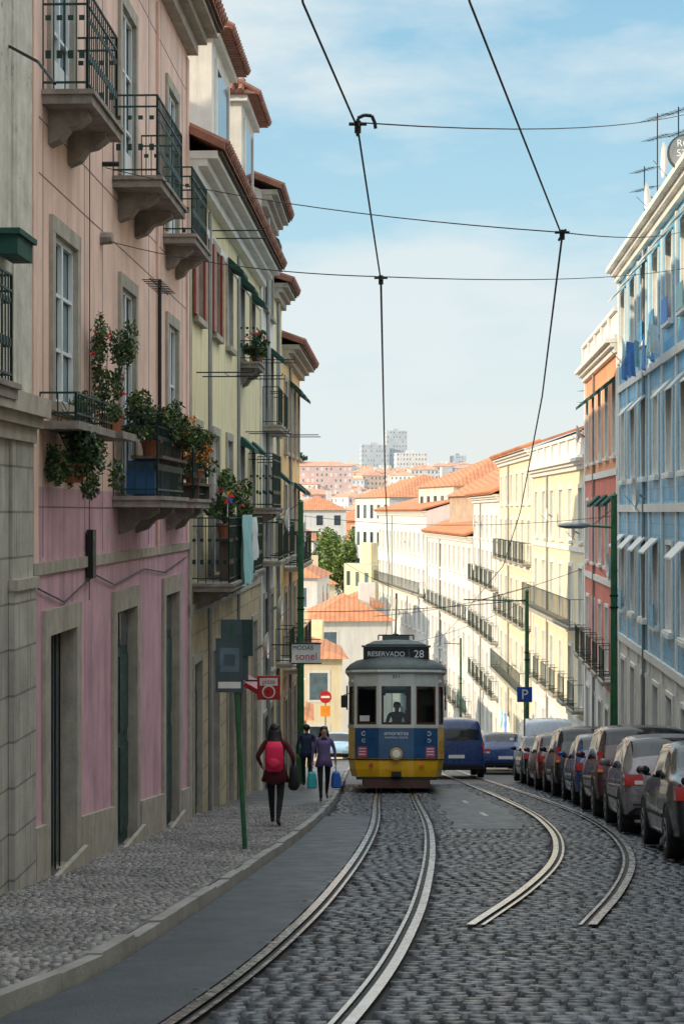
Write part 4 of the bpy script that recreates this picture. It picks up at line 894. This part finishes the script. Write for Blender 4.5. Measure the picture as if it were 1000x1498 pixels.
crow('sedan',19.4,3.78,.075,'car_dark'); crow('hatch',25.0,4.12,.07,'car_silver'); crow('suv',29.7,4.42,.06,'car_brown')
crow('hatch',34.6,4.72,.05,'car_blue'); crow('suv',39.2,4.88,.04,'car_dark'); crow('hatch',44.0,5.02,.03,'car_maroon'); crow('sedan',48.7,5.15,.03,'car_dark')
crow('van',57.5,6.05,.02,'car_white','parked_van',nowin=True); crow('van',55.5,2.78,.0,'car_navy','blue_minivan'); crow('hatch',61,4.98,.0,'car_navy'); crow('hatch',66,5.2,.0,'car_grey')
car('oncoming_car','hatch',-.25,90,.0,'car_lightblue',toward=True)

# ------------------------------------------------------------------ signs
o=Obj('traffic_sign',(-1.20,21.2,g(21.2)+.08),0.); p=o.p('post'); p.cyl((0,0,0),(-.16,0,2.85),.03,None,8,'pole_green')
s=o.p('plates'); s.box(-.36,-.02,-.05,-.03,1.95,2.62,'sign_back'); s.box(-.30,.04,-.025,-.005,2.10,2.85,'sign_back'); s.box(-.02,.10,-.06,.0,2.4,2.85,'green_wood'); s.box(-.33,-.05,-.054,-.051,2.0,2.08,'sign_white'); s.box(-.31,-.07,-.054,-.051,2.2,2.5,'glass_mid'); s.box(-.26,-.12,-.057,-.055,2.28,2.42,'sign_back')
for z in (2.05,2.4,2.7): s.box(-.2,.0,-.003,.05,z,z+.04,'grey_metal')
o.done()
o=Obj('shop_sign',(FL(46)+.02,45.6,-4.02)); p=o.p('board'); p.box(.55,1.32,-.05,.05,.0,.50,'sign_white'); p.box(.53,1.34,-.06,.06,-.03,0,'iron_dark'); p.box(.53,1.34,-.06,.06,.50,.53,'iron_dark'); p.cyl((0,0,.48),(.55,0,.48),.02,None,5,'iron_dark')
o.text('MODAS',.16,(.85,-.055,.40),(math.pi/2,0,0),'tram_dark'); o.text('sonel',.28,(.94,-.055,.17),(math.pi/2,0,0),'text_red'); o.done()
o=Obj('pizza_sign',(FL(36),36,-3.95)); p=o.p('board'); p.box(.5,.98,-.06,.06,.0,.50,'sign_red'); p.box(.55,.93,-.065,-.061,.30,.46,'sign_white'); p.cyl((.74,-.061,.17),(.74,-.075,.17),.14,None,18,'sign_white'); p.cyl((.74,-.076,.17),(.74,-.085,.17),.11,None,18,'sign_red'); p.cyl((0,0,.4),(.5,0,.4),.02,None,5,'iron_dark')
o.text('pizza',.14,(.74,-.07,.385),(math.pi/2,0,0),'text_red'); o.done()
o=Obj('shop_awning',onL(37,0,-3.6)); p=o.p('canopy'); p.hexa([(0,-.8,0),(.6,-.8,-.35),(.6,.8,-.35),(0,.8,0),(0,-.8,.1),(.63,-.8,-.25),(.63,.8,-.25),(0,.8,.1)],'sign_red'); o.done()
o=Obj('parking_sign',(6.0,56.3,g(56.3))); p=o.p('post'); p.cyl((0,0,0),(0,0,3.0),.03,None,8,'grey_metal'); q=o.p('plate'); q.box(-.25,.25,-.05,-.03,2.5,3.0,'sign_blue'); o.text('P',.46,(0,-.053,2.74),(math.pi/2,0,0),'text_white'); o.done()
o=Obj('no_entry_sign',(-.85,88,g(88))); p=o.p('post'); p.cyl((0,0,0),(0,0,3.4),.04,None,8,'grey_metal'); q=o.p('plate'); q.cyl((0,-.05,3.3),(0,-.08,3.3),.32,None,24,'sign_red'); q.box(-.22,.22,-.095,-.081,3.25,3.36,'sign_white'); q.box(-.25,.25,-.08,-.06,2.3,2.85,'flower_orange'); o.done()
o=Obj('round_sign',(7.02,35,7.35)); p=o.p('disc'); p.cyl((0,0,0),(0,-.06,0),.38,None,28,'sign_back'); p.cyl((0,-.06,0),(0,-.07,0),.34,None,28,'grey_metal'); p.cyl((.1,0,0),(.25,.1,-.9),.025,None,6,'iron_dark'); o.text('ROL\n5274',.2,(0,-.075,.08),(math.pi/2,0,0),'text_white'); o.done()
for i,(D,z,m) in enumerate(((39.4,4.15,'cloth_teal'),(44.0,4.2,'cloth_blue'),(37.6,4.1,'cloth_white'),(40.3,4.15,'cloth_blue'),(41.2,4.1,'cloth_teal'),(42.0,4.15,'cloth_blue'),(38.6,4.0,'cloth_blue'),(43.1,4.2,'cloth_teal'))):
    cloth('hanging_laundry',FR(D)-.42,D,z,.5,.62+.2*(i%2),math.radians(-100-12*(i%3)),m,2)
for i in range(5): cloth('hanging_laundry',8.1,84+i*1.1,-10,.7,1.0,math.radians(-90),random.choice(['cloth_white','cloth_blue','cloth_teal']),2)

# ------------------------------------------------------------------ people
def skin_body(o,J,bones,mats,partname='body'):
    names=list(J); idx={n:i for i,n in enumerate(names)}
    me=bpy.data.meshes.new(partname); me.from_pydata([J[n][0] for n in names],[(idx[a],idx[b]) for a,b in bones],[]); me.update()
    ob=bpy.data.objects.new('tmp',me); S.collection.objects.link(ob)
    md=ob.modifiers.new('skin','SKIN'); md.use_smooth_shade=True
    sv=me.skin_vertices[0].data
    for n in names:
        r=J[n][1]; sv[idx[n]].radius=r if isinstance(r,tuple) else (r,r); sv[idx[n]].use_root=(n=='pelvis')
    sb=ob.modifiers.new('sub','SUBSURF'); sb.levels=2; sb.render_levels=2
    dg=bpy.context.evaluated_depsgraph_get(); nm=bpy.data.meshes.new_from_object(ob.evaluated_get(dg)); bpy.data.objects.remove(ob)
    ms=sorted(set(mats.values())); 
    nm.materials.clear()
    for m in ms: nm.materials.append(M[m])
    segs=[(Vector(J[a][0]),Vector(J[b][0]),ms.index(mats.get((a,b),'skin'))) for a,b in bones if (a,b) in mats]
    for f in nm.polygons:
        c=f.center; best=(9e9,0)
        for a,b,m in segs:
            d=b-a; t=max(0,min(1,(c-a).dot(d)/max(d.length_squared,1e-9))); e=(c-(a+d*t)).length
            if e<best[0]: best=(e,m)
        f.material_index=best[1]; f.use_smooth=True
    nm.name=partname; ob=bpy.data.objects.new(partname,nm); S.collection.objects.link(ob); ob.parent=o.e
def person(name,X,Y,zg,rot,h,top,bottom,shoe='shoe',arms=None,stride=.25,sit=False,hair='long',male=False):
    o=Obj(name,(X,Y,zg),rot,h/1.70); J={}; B=[]; MM={}
    sw=.185 if male else .165
    J['pelvis']=((0,0,.95),(.14,.105)); J['waist']=((0,0,1.10),(.12,.09)); J['chest']=((0,0,1.28),(.145,.10)); J['upper']=((0,0,1.38),(.12,.09)); J['neck']=((0,0,1.46),(.052,.055)); J['jaw']=((0,-.02,1.53),(.062,.072)); J['head']=((0,-.012,1.60),(.076,.09)); J['crown']=((0,-.005,1.655),(.058,.07))
    for a,b,m in (('pelvis','waist',top),('waist','chest',top),('chest','upper',top),('upper','neck',top),('neck','jaw','skin'),('jaw','head','skin'),('head','crown','skin')): B.append((a,b)); MM[(a,b)]=m
    for s,n in ((-1,'R'),(1,'L')):
        am=(arms or {}).get(n,dict(e=(.24*s,.03,1.14),w=(.25*s,-.06,.90)))
        J['sh'+n]=((sw*s,0,1.40),(.055,.06)); J['el'+n]=(am['e'],(.042,.042)); J['wr'+n]=(am['w'],(.026,.022))
        e=Vector(am['e']);w=Vector(am['w']); d=(w-e).normalized(); pa=w+d*.06; J['pa'+n]=(tuple(pa),(.03,.018))
        for a,b,m in (('upper','sh'+n,top),('sh'+n,'el'+n,top),('el'+n,'wr'+n,top if not am.get('bare') else 'skin'),('wr'+n,'pa'+n,'skin')): B.append((a,b)); MM[(a,b)]=m
        side=Vector((0,1,0)) if abs(d.y)<.9 else Vector((0,0,1)); side=(side-d*side.dot(d)).normalized(); inn=Vector((-s,0,0)); inn=(inn-d*inn.dot(d)).normalized()
        for fi,(off,ln) in enumerate(((-.026,.062),(-.009,.072),(.009,.068),(.026,.055))):
            a0=pa+side*off+d*.012;a1=a0+d*ln*.5+inn*.008;a2=a1+d*ln*.35+inn*.026
            J[f'f{fi}a{n}']=(tuple(a0),(.010,.010));J[f'f{fi}b{n}']=(tuple(a1),(.009,.009));J[f'f{fi}c{n}']=(tuple(a2),(.007,.007))
            for q in (('pa'+n,f'f{fi}a{n}'),(f'f{fi}a{n}',f'f{fi}b{n}'),(f'f{fi}b{n}',f'f{fi}c{n}')): B.append(q); MM[q]='skin'
        t0=w+d*.03-side*.03;t1=t0+d*.035-side*.012+inn*.012; J['ta'+n]=(tuple(t0),(.011,.011));J['tb'+n]=(tuple(t1),(.008,.008))
        for q in (('wr'+n,'ta'+n),('ta'+n,'tb'+n)): B.append(q); MM[q]='skin'
        f=stride*s
        if sit: hip=(.09*s,0,.92);kn=(.11*s,-.42,.92);an=(.11*s,-.40,.50);toe=(.11*s,-.56,.46)
        else:
            hip=(.09*s,0,.90); kn=(.09*s,-f*.55-.03,.50); an=(.08*s,-f*1.0+(.06 if f<0 else 0),.10 if f>=0 else .17); toe=(.09*s,an[1]-.15,.035 if f>=0 else .04)
        J['hp'+n]=(hip,(.09,.095)); J['kn'+n]=(kn,(.057,.06)); J['cf'+n]=(tuple(Vector(kn).lerp(Vector(an),.3)+Vector((0,.015,0))),(.052,.055)); J['an'+n]=(an,(.034,.038)); J['he'+n]=((an[0],an[1]+.03,an[2]-.055),(.032,.032)); J['to'+n]=(toe,(.036,.028))
        for a,b,m in (('pelvis','hp'+n,bottom),('hp'+n,'kn'+n,bottom),('kn'+n,'cf'+n,bottom),('cf'+n,'an'+n,bottom),('an'+n,'he'+n,shoe),('he'+n,'to'+n,shoe)): B.append((a,b)); MM[(a,b)]=m
    skin_body(o,J,B,MM)
    hd=o.p('face'); hd.smooth=True
    hd.ell((0,-.105,1.575),.012,.018,.02,'skin',8,6); hd.ell((0,-.092,1.535),.024,.008,.006,'lamp_red',8,5)
    for s in (-1,1):
        hd.ell((s*.032,-.094,1.60),.013,.008,.007,'sign_white',8,5); hd.ell((s*.032,-.101,1.60),.006,.004,.006,'hair_dark',6,5); hd.box(s*.032-.017,s*.032+.017,-.104,-.096,1.618,1.623,'hair_dark'); hd.ell((s*.082,0,1.585),.012,.02,.03,'skin',8,6)
    hr=o.p('hair'); hr.smooth=True
    hr.ell((0,.032,1.632),.096,.092,.090,'hair_dark',14,10)
    if hair=='long':
        rings=[]
        for z,rx,ry,cy in ((1.66,.085,.06,.05),(1.58,.11,.065,.06),(1.48,.125,.065,.085),(1.40,.13,.06,.12),(1.32,.105,.05,.16),(1.25,.06,.03,.19),(1.22,.02,.012,.20)):
            rings.append([(rx*math.cos(t)*(1+.06*math.sin(5*t+z*9)),cy+ry*math.sin(t),z) for t in [2*math.pi*i/16 for i in range(16)]])
        hr.loft(rings,'hair_dark')
    return o
def coat(o,m,z0,z1,flare,part='coat'):
    p=o.p(part); p.smooth=True; rings=[]
    K=[(z1,.15,.115),(z1-.1,.165,.125),(1.12,.145,.11),(.98,.165,.13),(z0,.165+flare,.13+flare)]
    for z,rx,ry in K: rings.append([(rx*math.cos(t)*(1+.05*math.sin(6*t)*(z<1)),ry*math.sin(t)*(1+.06*math.sin(5*t)*(z<1)),z+(.03*math.sin(3*t) if z<.9 else 0)) for t in [2*math.pi*i/20 for i in range(20)]])
    p.loft(rings,m)
o=person('woman_with_backpack',-1.02,26.3,g(26.3)+.09,math.pi-.1,1.56,'cloth_darkred','cloth_black',stride=.20,arms=dict(R=dict(e=(-.30,.04,1.16),w=(-.29,-.12,.98)),L=dict(e=(.30,.04,1.16),w=(.27,-.14,1.0))))
coat(o,'cloth_darkred',.74,1.40,.07)
bp=o.p('backpack'); bp.smooth=True
R_=[(.93,.11,.06),(.98,.15,.085),(1.15,.16,.10),(1.32,.15,.09),(1.43,.11,.055)]
bp.loft([[(rx*math.copysign(abs(math.cos(t))**.6,math.cos(t)),.17+ry*math.copysign(abs(math.sin(t))**.6,math.sin(t)),z) for t in [2*math.pi*i/16 for i in range(16)]] for z,rx,ry in R_],'cloth_pinkred')
bp.ell((0,.27,1.08),.11,.04,.09,'cloth_pinkred',12,8)
for s in (-1,1): o.p('straps').tube([(s*.09,.12,1.40),(s*.10,.0,1.48),(s*.10,-.12,1.38),(s*.11,-.13,1.2),(s*.13,.05,1.05)],.016,6,'cloth_pinkred')
sc=o.p('carried_jacket'); sc.smooth=True
sc.loft([[(-.30+a*math.cos(t),-.06+b*math.sin(t)*(1+.1*math.sin(4*t)),z) for t in [2*math.pi*i/14 for i in range(14)]] for z,a,b in ((1.02,.04,.06),(.95,.07,.12),(.80,.08,.15),(.66,.10,.17),(.60,.06,.10))],'cloth_black')
o.done()
o=person('woman_with_shopping_bags',-.38,36,g(36)+.09,.08,1.54,'cloth_purple','cloth_black',stride=-.16,arms=dict(R=dict(e=(-.25,.02,1.15),w=(-.27,-.03,.88)),L=dict(e=(.25,.02,1.15),w=(.27,-.03,.88))))
coat(o,'cloth_purple',.80,1.40,.04)
for s,m in ((-1,'bag_teal'),(1,'bag_blue')):
    b=o.p('shopping_bag_'+('teal' if s<0 else 'blue')); x=s*.28
    b.loft([[(x+a*math.copysign(abs(math.cos(t))**.5,math.cos(t)),-.05+c*math.copysign(abs(math.sin(t))**.5,math.sin(t)),z) for t in [2*math.pi*i/12+.2 for i in range(12)]] for z,a,c in ((.30,.10,.12),(.33,.12,.15),(.52,.11,.14),(.64,.08,.13),(.66,.05,.11))],m)
    b.tube([(x,-.13,.65),(x-.01*s,-.06,.80),(x,.03,.65)],.008,5,m)
o.p('scarf').loft([[(a*math.cos(t),a*.9*math.sin(t)-.01,z) for t in [2*math.pi*i/14 for i in range(14)]] for z,a in ((1.38,.10),(1.43,.095),(1.48,.07))],'cloth_navy')
o.done()
o=person('pedestrian',-.92,44.5,g(44.5)+.09,math.pi,1.62,'cloth_navy','cloth_black',stride=.15,hair='short',male=True); coat(o,'cloth_navy',.85,1.42,.02); o.done()
o=person('tram_driver',0,0,0,0,1.7,'cloth_navy','cloth_black',stride=0,sit=True,hair='short',male=True,arms=dict(R=dict(e=(-.26,-.10,1.15),w=(-.18,-.34,1.14)),L=dict(e=(.26,-.10,1.15),w=(.18,-.34,1.14))))
o.done(); o.e.parent=tram.e; o.e.location=(0.02,.98,.50)

# ------------------------------------------------------------------ light, sky, camera
SUN=Vector((-.90,-.40,0)).normalized(); EL=math.radians(21)
v=Vector((SUN.x*math.cos(EL),SUN.y*math.cos(EL),math.sin(EL)))
l=bpy.data.lights.new('sun','SUN'); l.energy=4.3; l.angle=math.radians(.5); l.color=(1.,.82,.58); lo=bpy.data.objects.new('sun',l); lo.rotation_euler=v.to_track_quat('Z','Y').to_euler(); S.collection.objects.link(lo)
wd=bpy.data.worlds.new('World'); S.world=wd; wd.use_nodes=True; nt=wd.node_tree; N=nt.nodes; K=nt.links
bg=N['Background']; sk=N.new('ShaderNodeTexSky'); sk.sky_type='NISHITA'; sk.sun_disc=False; sk.sun_elevation=EL; sk.sun_rotation=math.atan2(SUN.x,SUN.y); sk.air_density=1.; sk.dust_density=1.; sk.ozone_density=1.6
tc=N.new('ShaderNodeTexCoord'); sx=N.new('ShaderNodeSeparateXYZ'); K.new(tc.outputs['Generated'],sx.inputs[0])
# thin high haze veil: whitish at the horizon, pale blue higher up, overhead brightened out of view to lift the shade
rp=N.new('ShaderNodeValToRGB'); e=rp.color_ramp.elements; e[0].position=0.; e[0].color=(.88,.88,.83,1); e[1].position=1.; e[1].color=(.66,.68,.69,1)
for ps,cc_ in ((.06,(.78,.86,.86,1)),(.16,(.46,.72,.84,1)),(.30,(.30,.58,.78,1)),(.5,(.55,.64,.70,1))):
    q=e.new(ps); q.color=cc_
K.new(sx.outputs[2],rp.inputs[0])
sc_=N.new('ShaderNodeVectorMath'); sc_.operation='SCALE'; sc_.inputs['Scale'].default_value=6.9; K.new(rp.outputs[0],sc_.inputs[0])
m1=N.new('ShaderNodeMix'); m1.data_type='RGBA'; m1.inputs[0].default_value=.88; K.new(sk.outputs[0],m1.inputs[6]); K.new(sc_.outputs[0],m1.inputs[7])
mp=N.new('ShaderNodeMapping'); mp.inputs['Scale'].default_value=(1.6,1.6,5.); mp.inputs['Rotation'].default_value=(.1,.35,.3); mp.inputs['Location'].default_value=(.9,.2,.45)
n=N.new('ShaderNodeTexNoise'); n.inputs['Scale'].default_value=2.6; n.inputs['Detail'].default_value=8; n.inputs['Roughness'].default_value=.55
mr=N.new('ShaderNodeMapRange'); mr.inputs[1].default_value=.42; mr.inputs[2].default_value=.60; mr.inputs[4].default_value=.85
mx=N.new('ShaderNodeMix'); mx.data_type='RGBA'; mx.inputs[7].default_value=(5.3,5.8,5.9,1)
K.new(tc.outputs['Generated'],mp.inputs[0]); K.new(mp.outputs[0],n.inputs['Vector']); K.new(n.outputs[0],mr.inputs[0]); K.new(mr.outputs[0],mx.inputs[0]); K.new(m1.outputs[2],mx.inputs[6])
bo=N.new('ShaderNodeMapRange'); bo.inputs[1].default_value=.33; bo.inputs[2].default_value=.8; bo.inputs[3].default_value=1.; bo.inputs[4].default_value=2.8; K.new(sx.outputs[2],bo.inputs[0])  # scales up the unseen upper sky to fill the shaded street
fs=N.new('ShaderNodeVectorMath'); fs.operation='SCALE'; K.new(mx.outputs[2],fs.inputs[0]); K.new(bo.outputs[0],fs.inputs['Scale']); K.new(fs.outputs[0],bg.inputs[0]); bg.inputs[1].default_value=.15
cd=bpy.data.cameras.new('camera'); cd.sensor_fit='VERTICAL'; cd.sensor_height=36; cd.sensor_width=24; cd.lens=60.1; cd.clip_end=20000; cd.clip_start=.1
co=bpy.data.objects.new('camera',cd); co.location=(0,0,0); co.rotation_euler=(math.pi/2,0,0); S.collection.objects.link(co); S.camera=co
S.view_settings.view_transform='Standard'; S.view_settings.look='None'; S.view_settings.exposure=0
print('objs',len(bpy.data.objects),'polys',sum(len(m.polygons) for m in bpy.data.meshes))
